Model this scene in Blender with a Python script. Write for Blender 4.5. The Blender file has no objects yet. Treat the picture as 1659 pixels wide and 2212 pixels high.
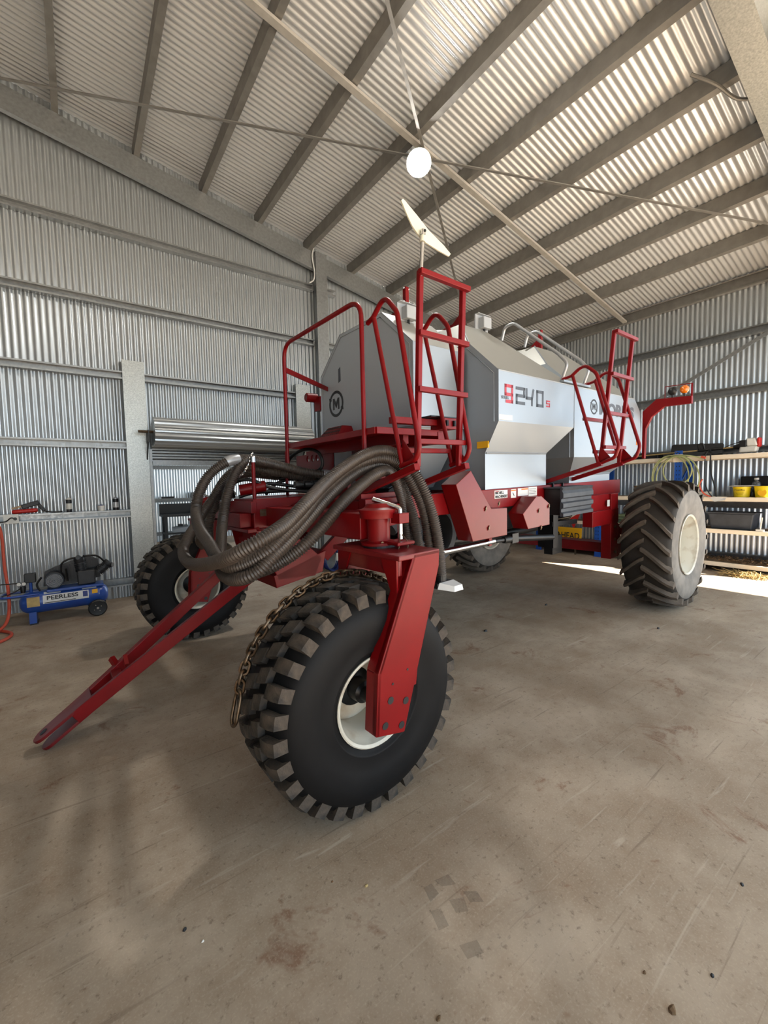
import bpy, math, random
from mathutils import Vector, Matrix
random.seed(7)
SC = bpy.context.scene
COL = SC.collection
PI = math.pi
R = math.radians

# ------------------------------------------------------------------ camera
F_PX, YAW, PITCH, ROLL = 906.5, R(54.029), R(3.755), R(-1.1977)
ax = Matrix(((math.sin(YAW), -math.cos(YAW), 0), (0, 0, -1), (math.cos(YAW), math.sin(YAW), 0)))
rp = Matrix(((1, 0, 0), (0, math.cos(PITCH), -math.sin(PITCH)), (0, math.sin(PITCH), math.cos(PITCH))))
rr = Matrix(((math.cos(ROLL), -math.sin(ROLL), 0), (math.sin(ROLL), math.cos(ROLL), 0), (0, 0, 1)))
Mc = rr @ rp @ ax                      # rows: camera right, down, forward in world axes
cam_d = bpy.data.cameras.new('camera')
cam = bpy.data.objects.new('camera', cam_d)
COL.objects.link(cam)
rot = Matrix((Mc[0], -Mc[1], -Mc[2])).transposed()
cam.matrix_world = Matrix.Translation((0, 0, 1.6)) @ rot.to_4x4()
cam_d.sensor_fit = 'HORIZONTAL'
cam_d.sensor_width = 36.0
cam_d.lens = 36.0 * F_PX / 1659.0
cam_d.clip_start = 0.02
cam_d.clip_end = 300
SC.camera = cam

# ------------------------------------------------------------------ world, sun, exposure
SUN_EL = R(43)
SUN_DIR = Vector((-0.418 * math.cos(SUN_EL), 0.908 * math.cos(SUN_EL), -math.sin(SUN_EL))).normalized()
world = bpy.data.worlds.new('world')
SC.world = world
world.use_nodes = True
wn = world.node_tree
wn.nodes.clear()
bg = wn.nodes.new('ShaderNodeBackground')
bg.inputs['Color'].default_value = (0.72, 0.87, 1.0, 1)
bg.inputs['Strength'].default_value = 0.7
wo = wn.nodes.new('ShaderNodeOutputWorld')
wn.links.new(bg.outputs[0], wo.inputs[0])
sun_d = bpy.data.lights.new('sun', 'SUN')
sun_d.energy = 8.0
sun_d.color = (1.0, 0.92, 0.80)
sun_d.angle = R(0.6)
sun = bpy.data.objects.new('sun', sun_d)
COL.objects.link(sun)
sun.location = (5, -20, 20)
sun.rotation_euler = SUN_DIR.to_track_quat('-Z', 'Y').to_euler()


def portal(name, loc, direction, sx, sy):
    d = bpy.data.lights.new(name, 'AREA')
    d.shape = 'RECTANGLE'
    d.size = sx
    d.size_y = sy
    d.cycles.is_portal = True
    o = bpy.data.objects.new(name, d)
    COL.objects.link(o)
    o.location = loc
    o.rotation_euler = Vector(direction).to_track_quat('-Z', 'Y').to_euler()
    return o


SC.view_settings.view_transform = 'Standard'
SC.view_settings.look = 'None'
SC.view_settings.gamma = 1.0
SC.view_settings.use_curve_mapping = False
SC.view_settings.exposure = 2.36
SC.cycles.caustics_reflective = False
SC.cycles.caustics_refractive = False
SC.cycles.adaptive_threshold = 0.04
SC.cycles.max_bounces = 5
SC.cycles.diffuse_bounces = 3
SC.cycles.glossy_bounces = 2
SC.cycles.transmission_bounces = 4
SC.cycles.transparent_max_bounces = 6


# ------------------------------------------------------------------ mesh helpers
class MB:
    def __init__(self):
        self.v = []
        self.f = []

    def add(self, vs, fs):
        n = len(self.v)
        self.v += [tuple(p) for p in vs]
        self.f += [tuple(i + n for i in f) for f in fs]
        return self

    def hexa(self, a, b):
        """two quads of four points (same winding) joined into a closed block"""
        return self.add(list(a) + list(b), [(3, 2, 1, 0), (4, 5, 6, 7), (0, 1, 5, 4), (1, 2, 6, 5), (2, 3, 7, 6), (3, 0, 4, 7)])

    def box(self, x0, x1, y0, y1, z0, z1):
        return self.hexa([(x0, y0, z0), (x1, y0, z0), (x1, y1, z0), (x0, y1, z0)],
                         [(x0, y0, z1), (x1, y0, z1), (x1, y1, z1), (x0, y1, z1)])

    def prism(self, a, b):
        n = len(a)
        fs = [tuple(range(n))[::-1], tuple(range(n, 2 * n))]
        fs += [(i, (i + 1) % n, n + (i + 1) % n, n + i) for i in range(n)]
        return self.add(list(a) + list(b), fs)

    def extr(self, poly, origin, ex, ey, ez, length):
        o, ex, ey, ez = Vector(origin), Vector(ex), Vector(ey), Vector(ez)
        a = [o + ex * p[0] + ey * p[1] for p in poly]
        return self.prism(a, [q + ez * length for q in a])

    def beam(self, p, q, w, h, up=(0, 0, 1)):
        p, q = Vector(p), Vector(q)
        t = (q - p).normalized()
        s = t.cross(Vector(up))
        if s.length < 1e-4:
            s = t.cross(Vector((1, 0, 0)))
        s.normalize()
        n = s.cross(t)
        s *= w / 2
        n *= h / 2
        c = [-s - n, s - n, s + n, -s + n]
        return self.hexa([p + k for k in c], [q + k for k in c])

    def tube(self, pts, r, n=8, closed=False, caps=True):
        P = [Vector(p) for p in pts]
        m = len(P)
        rs = r if isinstance(r, (list, tuple)) else [r] * m
        T = []
        for i in range(m):
            if closed:
                t = P[(i + 1) % m] - P[i - 1]
            else:
                t = P[min(i + 1, m - 1)] - P[max(i - 1, 0)]
            T.append(t.normalized())
        u = T[0].cross(Vector((0, 0, 1)))
        if u.length < 0.05:
            u = T[0].cross(Vector((1, 0, 0)))
        u.normalize()
        vs = []
        for i in range(m):
            u = (u - T[i] * u.dot(T[i]))
            u.normalize()
            w = T[i].cross(u)
            for k in range(n):
                a = 2 * PI * k / n
                vs.append(P[i] + (u * math.cos(a) + w * math.sin(a)) * rs[i])
        fs = []
        for i in range(m if closed else m - 1):
            j = (i + 1) % m
            for k in range(n):
                l = (k + 1) % n
                fs.append((i * n + k, i * n + l, j * n + l, j * n + k))
        if caps and not closed:
            fs.append(tuple(range(n))[::-1])
            fs.append(tuple((m - 1) * n + k for k in range(n)))
        return self.add(vs, fs)

    def lathe(self, prof, origin=(0, 0, 0), axis=(0, 1, 0), n=32, closed=False):
        """prof: (along, radius) pairs"""
        o, a = Vector(origin), Vector(axis).normalized()
        e = a.cross(Vector((0, 0, 1)))
        if e.length < 0.05:
            e = a.cross(Vector((1, 0, 0)))
        e.normalize()
        g = a.cross(e)
        vs = []
        for (h, r) in prof:
            for k in range(n):
                t = 2 * PI * k / n
                vs.append(o + a * h + (e * math.cos(t) + g * math.sin(t)) * r)
        m = len(prof)
        fs = []
        for i in range(m if closed else m - 1):
            j = (i + 1) % m
            for k in range(n):
                l = (k + 1) % n
                fs.append((i * n + k, i * n + l, j * n + l, j * n + k))
        if not closed:
            if prof[0][1] > 1e-4:
                fs.append(tuple(range(n))[::-1])
            if prof[-1][1] > 1e-4:
                fs.append(tuple((m - 1) * n + k for k in range(n)))
        return self.add(vs, fs)

    def grid(self, rows):
        n = len(rows[0])
        vs = [p for r in rows for p in r]
        fs = []
        for i in range(len(rows) - 1):
            for k in range(n - 1):
                fs.append((i * n + k, i * n + k + 1, (i + 1) * n + k + 1, (i + 1) * n + k))
        return self.add(vs, fs)

    def islands(self):
        par = list(range(len(self.v)))

        def find(i):
            while par[i] != i:
                par[i] = par[par[i]]
                i = par[i]
            return i
        for f in self.f:
            for k in f[1:]:
                par[find(k)] = find(f[0])
        groups = {}
        for f in self.f:
            groups.setdefault(find(f[0]), []).append(f)
        out = []
        for fs in groups.values():
            idx = sorted({i for f in fs for i in f})
            mp = {i: k for k, i in enumerate(idx)}
            m = MB()
            m.add([self.v[i] for i in idx], [tuple(mp[i] for i in f) for f in fs])
            out.append(m)
        return out

    def mesh(self, name, smooth=None, shear=0.0):
        me = bpy.data.meshes.new(name)
        vs = self.v
        if shear:
            vs = [(p[0], p[1], p[2] + shear * p[0]) for p in vs]
        me.from_pydata([tuple(p) for p in vs], [], self.f)
        me.update()
        if smooth is not None:
            me.polygons.foreach_set('use_smooth', [True] * len(me.polygons))
            me.set_sharp_from_angle(angle=R(smooth))
        return me

    def build(self, name, mat, parent=None, smooth=None, shear=0.0, bevel=0.0, loc=None, rot=None, label=None):
        me = self.mesh(name, smooth, shear)
        o = link(name, me, mat, parent, loc, rot)
        if bevel:
            b = o.modifiers.new('bevel', 'BEVEL')
            b.width = bevel
            b.segments = 2
            b.limit_method = 'ANGLE'
            b.angle_limit = R(40)
        if label:
            o['label'] = label
        return o


def pieces(mb, name, m, parent, **kw):
    """every separate piece of the shape becomes an object of its own"""
    return [x.build(name, m, parent, **kw) for x in mb.islands()]


def link(name, data, mat=None, parent=None, loc=None, rot=None):
    o = bpy.data.objects.new(name, data)
    COL.objects.link(o)
    if mat is not None and data is not None and not data.materials:
        data.materials.append(mat)
    if parent:
        o.parent = parent
    if loc:
        o.location = loc
    if rot:
        o.rotation_euler = rot
    return o


def empty(name, loc=(0, 0, 0), rz=0.0):
    o = bpy.data.objects.new(name, None)
    COL.objects.link(o)
    o.location = loc
    o.rotation_euler = (0, 0, rz)
    o.empty_display_size = 0.1
    return o


def tag(o, label, cat, group=None):
    o['label'] = label
    o['category'] = cat
    if group:
        o['group'] = group
    return o


def struct(o, label=None):
    o['kind'] = 'structure'
    if label:
        o['label'] = label
    return o


def spline(pts, sub=6):
    P = [Vector(p) for p in pts]
    out = []
    for i in range(len(P) - 1):
        p0 = P[max(i - 1, 0)]
        p1, p2 = P[i], P[i + 1]
        p3 = P[min(i + 2, len(P) - 1)]
        for k in range(sub):
            t = k / sub
            out.append(0.5 * ((2 * p1) + (p2 - p0) * t + (2 * p0 - 5 * p1 + 4 * p2 - p3) * t * t + (3 * p1 - p0 - 3 * p2 + p3) * t ** 3))
    out.append(P[-1])
    return out


def resample(pts, step):
    out = [pts[0].copy()]
    need = step
    for a, b in zip(pts, pts[1:]):
        d = (b - a).length
        pos = 0.0
        while d - pos >= need:
            pos += need
            out.append(a + (b - a) * (pos / d))
            need = step
        need -= d - pos
    return out


def fillet(pts, rad, n=5):
    P = [Vector(p) for p in pts]
    rads = rad if isinstance(rad, (list, tuple)) else [rad] * len(P)
    out = [P[0]]
    for i in range(1, len(P) - 1):
        a, b, c = P[i - 1], P[i], P[i + 1]
        d1, d2 = (a - b), (c - b)
        ang = d1.angle(d2)
        t = min(rads[i] / math.tan(ang / 2), d1.length * 0.48, d2.length * 0.48)
        s, e = b + d1.normalized() * t, b + d2.normalized() * t
        for k in range(n + 1):
            u = k / n
            out.append((1 - u) ** 2 * s + 2 * u * (1 - u) * b + u * u * e)
    out.append(P[-1])
    return out


# ------------------------------------------------------------------ materials
def lin(r, g, b):
    def c(x):
        x /= 255.0
        return x / 12.92 if x <= 0.04045 else ((x + 0.055) / 1.055) ** 2.4
    return (c(r), c(g), c(b), 1)


def mat(name, rgb, rough=0.5, metal=0.0, vary=0.0, scale=6.0, rgb2=None, cover=0.5, bump=0.0, bscale=40.0,
        spec=0.5, coat=0.0, emit=None, estr=0.0, detail=4.0, sharp=0.25, alpha=1.0, transmission=0.0, stretch=None, rvary=0.0):
    m = bpy.data.materials.new(name)
    m.use_nodes = True
    nt = m.node_tree
    b = nt.nodes['Principled BSDF']
    c1 = lin(*rgb)
    b.inputs['Base Color'].default_value = c1
    b.inputs['Roughness'].default_value = rough
    b.inputs['Metallic'].default_value = metal
    b.inputs['Specular IOR Level'].default_value = spec
    b.inputs['Coat Weight'].default_value = coat
    b.inputs['Coat Roughness'].default_value = 0.15
    if transmission:
        b.inputs['Transmission Weight'].default_value = transmission
    b.inputs['Alpha'].default_value = alpha
    if emit:
        b.inputs['Emission Color'].default_value = lin(*emit)
        b.inputs['Emission Strength'].default_value = estr
    tc = nt.nodes.new('ShaderNodeTexCoord')
    src = tc.outputs['Object']
    if stretch:
        mp = nt.nodes.new('ShaderNodeMapping')
        mp.inputs['Scale'].default_value = stretch
        nt.links.new(src, mp.inputs[0])
        src = mp.outputs[0]
    if vary or rgb2 or rvary:
        n = nt.nodes.new('ShaderNodeTexNoise')
        n.inputs['Scale'].default_value = scale
        n.inputs['Detail'].default_value = detail
        nt.links.new(src, n.inputs['Vector'])
        if vary or rgb2:
            ramp = nt.nodes.new('ShaderNodeValToRGB')
            ramp.color_ramp.elements[0].position = max(0.0, cover - sharp)
            ramp.color_ramp.elements[1].position = min(1.0, cover + sharp)
            if rgb2:
                c2 = lin(*rgb2)
            else:
                c2 = tuple(min(1, x * (1 + vary)) for x in c1[:3]) + (1,)
                c1 = tuple(x * (1 - vary) for x in c1[:3]) + (1,)
            ramp.color_ramp.elements[0].color = c1
            ramp.color_ramp.elements[1].color = c2
            nt.links.new(n.outputs['Fac'], ramp.inputs[0])
            nt.links.new(ramp.outputs[0], b.inputs['Base Color'])
        if rvary:
            mr = nt.nodes.new('ShaderNodeMapRange')
            mr.inputs['From Min'].default_value = 0.3
            mr.inputs['From Max'].default_value = 0.7
            mr.inputs['To Min'].default_value = max(0.02, rough - rvary)
            mr.inputs['To Max'].default_value = min(1, rough + rvary)
            nt.links.new(n.outputs['Fac'], mr.inputs[0])
            nt.links.new(mr.outputs[0], b.inputs['Roughness'])
    if bump:
        n2 = nt.nodes.new('ShaderNodeTexNoise')
        n2.inputs['Scale'].default_value = bscale
        n2.inputs['Detail'].default_value = 3
        nt.links.new(src, n2.inputs['Vector'])
        bp = nt.nodes.new('ShaderNodeBump')
        bp.inputs['Strength'].default_value = bump
        bp.inputs['Distance'].default_value = 0.01
        nt.links.new(n2.outputs['Fac'], bp.inputs['Height'])
        nt.links.new(bp.outputs[0], b.inputs['Normal'])
    return m


def floor_material():
    m = bpy.data.materials.new('dusty_concrete')
    m.use_nodes = True
    nt = m.node_tree
    L = nt.links
    b = nt.nodes['Principled BSDF']
    tc = nt.nodes.new('ShaderNodeTexCoord')

    def noise(scale, detail=5.0, rough=0.55, vec=None, dist=0.0):
        n = nt.nodes.new('ShaderNodeTexNoise')
        n.inputs['Scale'].default_value = scale
        n.inputs['Detail'].default_value = detail
        n.inputs['Roughness'].default_value = rough
        n.inputs['Distortion'].default_value = dist
        L.new(vec or tc.outputs['Object'], n.inputs['Vector'])
        return n.outputs['Fac']

    def ramp(f, p0, p1, c0=(0, 0, 0, 1), c1=(1, 1, 1, 1)):
        r = nt.nodes.new('ShaderNodeValToRGB')
        r.color_ramp.elements[0].position = p0
        r.color_ramp.elements[1].position = p1
        r.color_ramp.elements[0].color = c0
        r.color_ramp.elements[1].color = c1
        L.new(f, r.inputs[0])
        return r.outputs[0]

    def mix(fac, a, c, k=1.0, mode='MIX'):
        x = nt.nodes.new('ShaderNodeMix')
        x.data_type = 'RGBA'
        x.blend_type = mode
        if k < 1.0:
            mm = nt.nodes.new('ShaderNodeMath')
            mm.operation = 'MULTIPLY'
            mm.inputs[1].default_value = k
            L.new(fac, mm.inputs[0])
            fac = mm.outputs[0]
        L.new(fac, x.inputs['Factor'])
        for s, v in ((x.inputs['A'], a), (x.inputs['B'], c)):
            if isinstance(v, tuple):
                s.default_value = v
            else:
                L.new(v, s)
        return x.outputs['Result']

    base = ramp(noise(0.9, 5, 0.6), 0.32, 0.68, lin(150, 133, 114), lin(194, 178, 158))
    base = mix(ramp(noise(3.2, 5, 0.7), 0.42, 0.70), base, lin(140, 116, 92), 0.55)
    base = mix(ramp(noise(2.4, 5, 0.75, dist=0.8), 0.60, 0.68), base, lin(118, 74, 48), 0.60)
    base = mix(ramp(noise(34, 3, 0.7), 0.58, 0.72), base, lin(96, 80, 66), 0.55)
    base = mix(ramp(noise(120, 2, 0.6), 0.52, 0.72), base, lin(204, 188, 168), 0.35)
    mp = nt.nodes.new('ShaderNodeMapping')
    mp.inputs['Rotation'].default_value = (0, 0, R(35))
    mp.inputs['Scale'].default_value = (1.0, 16.0, 1.0)
    L.new(tc.outputs['Object'], mp.inputs[0])
    base = mix(ramp(noise(1.7, 3, 0.6, mp.outputs[0], 0.6), 0.63, 0.72), base, lin(200, 188, 172), 0.45)
    mp2 = nt.nodes.new('ShaderNodeMapping')
    mp2.inputs['Rotation'].default_value = (0, 0, R(-28))
    mp2.inputs['Scale'].default_value = (0.8, 20.0, 1.0)
    L.new(tc.outputs['Object'], mp2.inputs[0])
    base = mix(ramp(noise(1.5, 3, 0.6, mp2.outputs[0], 0.6), 0.64, 0.73), base, lin(92, 74, 60), 0.45)
    L.new(base, b.inputs['Base Color'])
    b.inputs['Roughness'].default_value = 0.68
    b.inputs['Specular IOR Level'].default_value = 0.35
    bp = nt.nodes.new('ShaderNodeBump')
    bp.inputs['Strength'].default_value = 0.25
    bp.inputs['Distance'].default_value = 0.004
    L.new(noise(70, 3, 0.7), bp.inputs['Height'])
    L.new(bp.outputs[0], b.inputs['Normal'])
    return m


M = {}
M['floor'] = floor_material()
M['wall'] = mat('zincalume_wall', (194, 200, 204), 0.30, 0.68)
M['roof'] = mat('zincalume_roof', (222, 225, 228), 0.36, 0.45)
M['galv'] = mat('galvanised_steel', (150, 152, 152), 0.42, 0.75, vary=0.18, scale=25.0, rvary=0.1)
M['galv_spangle'] = mat('spangled_galvanised_steel', (172, 174, 170), 0.38, 0.75, vary=0.22, scale=60.0, detail=2.0)
M['purlin'] = mat('dusty_purlin_steel', (150, 147, 142), 0.5, 0.6, vary=0.15, scale=8.0)
M['strut'] = mat('pale_galvanised_strut', (200, 196, 188), 0.45, 0.4, vary=0.1, scale=12.0)
M['dirt'] = mat('pale_outside_ground', (182, 174, 164), 0.95, vary=0.15, scale=1.0)  # unseen outside ground, paled so it bounces neutral light into the shed
M['red'] = mat('red_paint', (112, 4, 9), 0.42, 0.0, rgb2=(126, 8, 14), scale=5.0, coat=0.05, spec=0.25)
M['red_dusty'] = mat('dusty_red_paint', (110, 12, 18), 0.42, 0.0, rgb2=(140, 70, 56), scale=3.5, cover=0.66, sharp=0.12, rvary=0.1)
M['tank'] = mat('silver_tank_paint', (158, 165, 172), 0.42, 0.60)
M['tank_front'] = mat('lightened_tank_paint', (176, 186, 196), 0.5, 0.15)  # same paint as the tank, lightened to brighten its dim front face
M['tank_roof'] = mat('tank_roof_paint', (168, 168, 162), 0.45, 0.5)  # slightly lighter, warmer and less metallic than the tank sides
M['seam'] = mat('tank_seam', (90, 92, 94), 0.5, 0.5)
M['rubber'] = mat('tyre_rubber', (9, 9, 11), 0.6, 0.0, rgb2=(17, 17, 18), scale=6.0, spec=0.2)
M['lug'] = mat('dusty_tread_rubber', (36, 34, 32), 0.8, 0.0, rgb2=(80, 70, 60), scale=14.0, cover=0.52, sharp=0.18, bump=0.5, bscale=60)
M['rubber_old'] = mat('worn_tractor_rubber', (30, 27, 25), 0.75, 0.0, rgb2=(54, 48, 42), scale=5.0, cover=0.5)
M['lug_old'] = mat('worn_tractor_lug', (66, 58, 50), 0.8, 0.0, rgb2=(100, 88, 76), scale=7.0, cover=0.5, bump=0.4, bscale=40)
M['red_gloss'] = mat('glossy_red_paint', (106, 4, 8), 0.30, 0.0, rgb2=(120, 12, 14), scale=4.0, coat=0.08, spec=0.35)
M['sidewall_old'] = mat('dusty_daylit_sidewall', (96, 92, 88), 0.75, 0.0, rgb2=(140, 134, 126), scale=6.0, cover=0.5)  # dust tone, with the daylight on the wheel sides lightened into it
M['rim'] = mat('cream_rim_paint', (214, 210, 196), 0.4, 0.0, rgb2=(176, 158, 134), scale=7.0, cover=0.66, sharp=0.12)
M['black'] = mat('black_plastic', (20, 20, 21), 0.45, 0.0)
M['blackmetal'] = mat('black_metal', (24, 24, 26), 0.3, 0.4)
M['darkgrey'] = mat('dark_grey_plastic', (42, 46, 53), 0.6, 0.0, rgb2=(64, 69, 77), scale=8.0)
M['hose'] = mat('brown_ribbed_hose', (54, 47, 42), 0.42, 0.0, rgb2=(74, 64, 57), scale=5.0, spec=0.5)
M['hydraulic'] = mat('black_hydraulic_hose', (18, 18, 19), 0.45)
M['tape'] = mat('silver_tape', (170, 172, 175), 0.35, 0.5)
M['chrome'] = mat('bright_steel', (200, 200, 200), 0.18, 1.0)
M['steel'] = mat('worn_steel', (120, 108, 92), 0.4, 0.9, rgb2=(88, 64, 44), scale=30.0)
M['greybox'] = mat('grey_box_plastic', (168, 172, 176), 0.5)
M['decal'] = mat('white_decal', (222, 222, 220), 0.5, vary=0.03)
M['ink'] = mat('black_ink', (26, 27, 30), 0.5)
M['inkgrey'] = mat('grey_ink', (74, 80, 90), 0.45)
M['inkred'] = mat('red_ink', (176, 52, 66), 0.45)
M['orange'] = mat('orange_decal', (226, 120, 40), 0.5)
M['yellow'] = mat('yellow_plastic', (222, 196, 20), 0.45)
M['signyellow'] = mat('yellow_sign', (228, 172, 20), 0.5)
M['beam'] = mat('cream_shelf_steel', (232, 220, 200), 0.5)
M['board'] = mat('shelf_board', (150, 128, 100), 0.8, vary=0.2, scale=10.0)
M['blue'] = mat('blue_paint', (26, 66, 150), 0.35, 0.0, rgb2=(40, 84, 168), scale=8.0, coat=0.3)
M['bluepost'] = mat('blue_post_paint', (30, 84, 176), 0.4)
M['amber'] = mat('amber_lens', (236, 120, 10), 0.15, 0.0, coat=1.0)
M['white'] = mat('white_plastic', (224, 222, 214), 0.4)
M['cream'] = mat('cream_painted_blade', (222, 220, 200), 0.4, vary=0.04)
M['orangehose'] = mat('orange_rubber_hose', (206, 84, 58), 0.5, rgb2=(188, 72, 50), scale=9.0)
M['greenhose'] = mat('pale_green_hose', (176, 178, 130), 0.45, rgb2=(150, 160, 104), scale=6.0)
M['bluecable'] = mat('blue_cable', (28, 50, 120), 0.5)
M['clear'] = mat('clear_plastic', (225, 232, 232), 0.08, 0.0, transmission=0.85)
M['gold'] = mat('straw', (186, 160, 108), 0.9, vary=0.2, scale=20.0)
M['debris'] = mat('dry_leaf_litter', (84, 62, 44), 0.95, rgb2=(130, 104, 74), scale=20.0)
M['redplastic'] = mat('red_plastic', (190, 36, 30), 0.4)
M['brown'] = mat('brown_wood', (120, 84, 52), 0.7, vary=0.2, scale=12.0)
M['paper'] = mat('paper', (214, 214, 212), 0.8)
M['print'] = mat('dark_tyre_print', (112, 102, 94), 0.8, alpha=0.10)
M['lampglass'] = mat('lit_lamp_glass', (255, 255, 255), 0.3, emit=(255, 252, 246), estr=55.0)
M['castgrey'] = mat('cast_grey', (52, 52, 54), 0.5, 0.3, vary=0.2, scale=20)

# ================================================================== THE SHED (world axes: x right-away, y left-away)
WL, WR = 7.30, 9.40         # sheet planes of the left and the right wall
ANNEX = 14.3
RIDGE, EAVE_L = -1.5, -12.4
FRONT = -4.95
PITCHC, AMP = 0.0762, 0.0085


def roof_z(u):
    return 6.715 - 0.18 * u if u >= RIDGE else 6.715 - 0.18 * RIDGE - 0.18 * (RIDGE - u)


def corrugated(mb, a0, a1, place, b0, b1, spp=8):
    """waves along a; place(a, b, n) -> point; b0/b1 functions of a"""
    n = max(2, int((a1 - a0) / PITCHC * spp))
    r0, r1 = [], []
    for i in range(n + 1):
        a = a0 + (a1 - a0) * i / n
        h = AMP * math.cos(2 * PI * a / PITCHC)
        r0.append(place(a, b0(a), h))
        r1.append(place(a, b1(a), h))
    mb.grid([r0, r1])


mb = MB()
mb.box(-12.4, 9.4, FRONT, 14.4, -0.15, 0.0)
floor = struct(mb.build('floor', M['floor']))
mb = MB()
mb.box(-60, 60, -80, 60, -0.6, -0.16)
struct(mb.build('ground', M['dirt']))

# left wall, with the doorway to the bay behind
mb = MB()
pl = lambda a, b, n: (a, WL + n, b)
corrugated(mb, EAVE_L, 0.90, pl, lambda a: 0.0, lambda a: roof_z(a))
corrugated(mb, 0.90, 3.30, pl, lambda a: 2.20, lambda a: roof_z(a))
corrugated(mb, 3.30, WR, pl, lambda a: 0.0, lambda a: roof_z(a))
wall_left = struct(mb.build('wall_left', M['wall'], smooth=60))


def c_prof(h, d, lip, t=0.004):
    return [(0, 0), (d, 0), (d, lip), (d - t, lip), (d - t, t), (t, t), (t, h - t), (d - t, h - t), (d - t, h - lip), (d, h - lip), (d, h), (0, h)]


def girt(name, parent, p, length, along, outward, h=0.11, d=0.10, m='galv'):
    mb = MB()
    mb.extr(c_prof(h, d, 0.022), p, outward, (0, 0, 1), along, length)
    return mb.build(name, M[m], parent)


GZ = [5.20, 4.205, 3.20, 2.20, 1.20, 0.19]
for z in GZ[:2]:
    girt('girt', wall_left, (EAVE_L, WL - 0.009, z), 3.72 - EAVE_L, (1, 0, 0), (0, -1, 0))
for z in GZ[2:]:
    girt('girt', wall_left, (EAVE_L, WL - 0.009, z), 0.605 - EAVE_L, (1, 0, 0), (0, -1, 0))
girt('girt', wall_left, (0.885, WL - 0.009, GZ[2]), 3.29 - 0.885, (1, 0, 0), (0, -1, 0))
girt('girt', wall_left, (3.96, WL - 0.009, GZ[0]), 0.22, (1, 0, 0), (0, -1, 0))
for z in GZ[1:]:
    girt('girt', wall_left, (3.96, WL - 0.009, z), WR - 3.97, (1, 0, 0), (0, -1, 0))
for z in GZ[2:]:
    girt('girt', wall_left, (3.572, WL - 0.009, z), 0.14, (1, 0, 0), (0, -1, 0))
# door posts and the wind column
for (u0, u1, h) in ((0.605, 0.885, 3.47), (3.288, 3.572, 3.45)):
    mb = MB()
    mb.extr([(0, 0), (u1 - u0, 0), (u1 - u0, 0.16), (u1 - u0 - 0.004, 0.16), (u1 - u0 - 0.004, 0.004), (0.004, 0.004), (0.004, 0.16), (0, 0.16)],
            (u0, WL - 0.13, 0), (1, 0, 0), (0, 1, 0), (0, 0, 1), h)
    mb.build('door_post', M['galv_spangle'], wall_left)
mb = MB()
mb.extr([(0, 0), (0.13, 0), (0.13, 0.1), (0, 0.1)], (3.72, 7.08, 0), (1, 0, 0), (0, 1, 0), (0, 0, 1), 5.86)
mb.extr([(0.13, 0.02), (0.24, 0.02), (0.24, 0.1), (0.13, 0.1)], (3.72, 7.08, 0), (1, 0, 0), (0, 1, 0), (0, 0, 1), 5.86)
mb.build('wind_column', M['galv'], wall_left)


def rafter(name, v0, v1, zb, depth, parent, m, u0=RIDGE, u1=WR):
    mb = MB()
    za, zc = zb - 0.18 * u0, zb - 0.18 * u1
    mb.hexa([(u0, v0, za), (u1, v0, zc), (u1, v1, zc), (u0, v1, za)],
            [(u0, v0, za + depth), (u1, v0, zc + depth), (u1, v1, zc + depth), (u0, v1, za + depth)])
    return mb.build(name, M[m], parent)


# ceiling with purlins, bridging and strap braces
mb = MB()
slope = math.atan(0.18)
pr_ = lambda a, b, n: (b + n * math.sin(slope), a, roof_z(b) + n * math.cos(slope))
corrugated(mb, FRONT - 0.4, 14.4, pr_, lambda a: RIDGE, lambda a: WR + 0.15)
ceiling = struct(mb.build('ceiling', M['roof'], smooth=60))
mb = MB()
pr2 = lambda a, b, n: (b - n * math.sin(slope), a, roof_z(b) + n * math.cos(slope))
corrugated(mb, FRONT - 0.4, 14.4, pr2, lambda a: EAVE_L, lambda a: RIDGE, spp=4)
mb.build('far_roof_slope', M['roof'], ceiling, smooth=60)
PUR = [-0.92, -0.01, 0.90, 1.80, 2.68, 3.58, 4.50, 5.45, 6.36, 7.25, 8.19]
for u in PUR:
    mb = MB()
    mb.extr(c_prof(0.192, 0.072, 0.02, 0.004), (u, FRONT, 6.512 - 0.18 * u), (1, 0, -0.18), (0, 0, 1), (0, 1, 0), WL - FRONT - 0.02)
    mb.build('purlin', M['purlin'], ceiling)
mb = MB()
mb.extr(c_prof(0.20, 0.09, 0.02, 0.005), (WR - 0.012, FRONT, 4.80), (-1, 0, 0), (0, 0, 1), (0, 1, 0), WL - FRONT - 0.02)
mb.build('eave_purlin', M['purlin'], ceiling)
rafter('gable_rafter', 7.12, 7.195, 6.212, 0.30, ceiling, 'galv')
rafter('portal_rafter', 1.13, 1.36, 6.20, 0.31, ceiling, 'galv_spangle')
for v in (1.13,):
    mb = MB()
    mb.box(9.05, 9.36, v, v + 0.22, 0.0, 4.85)
    mb.build('portal_column', M['galv_spangle'], ceiling)
mb = MB()
bz = lambda u: 6.50 - 0.18 * u
mb.beam((-1.0, 4.14, bz(-1.0) - 0.02), (9.25, 4.20, bz(9.25) - 0.02), 0.075, 0.035)
mb.build('bridging_strut', M['strut'], ceiling)
for (a, b) in (((-0.48, 6.94), (8.9, 1.0)), ((2.1, 2.95), (7.6, 6.95))):
    mb = MB()
    z0, z1 = bz(a[0]) - 0.06, bz(b[0]) - 0.06
    mb.beam((a[0], a[1], z0), (b[0], b[1], z1), 0.035, 0.012)
    mb.build('brace_strap', M['purlin'], ceiling)
mb = MB()
mb.tube(spline([(5.15, 1.75, 5.60), (5.35, 1.6, 5.50), (5.6, 1.5, 5.42), (5.75, 1.36, 5.40)], 5), 0.016)
mb.build('fly_brace', M['purlin'], ceiling, smooth=40)

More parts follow.
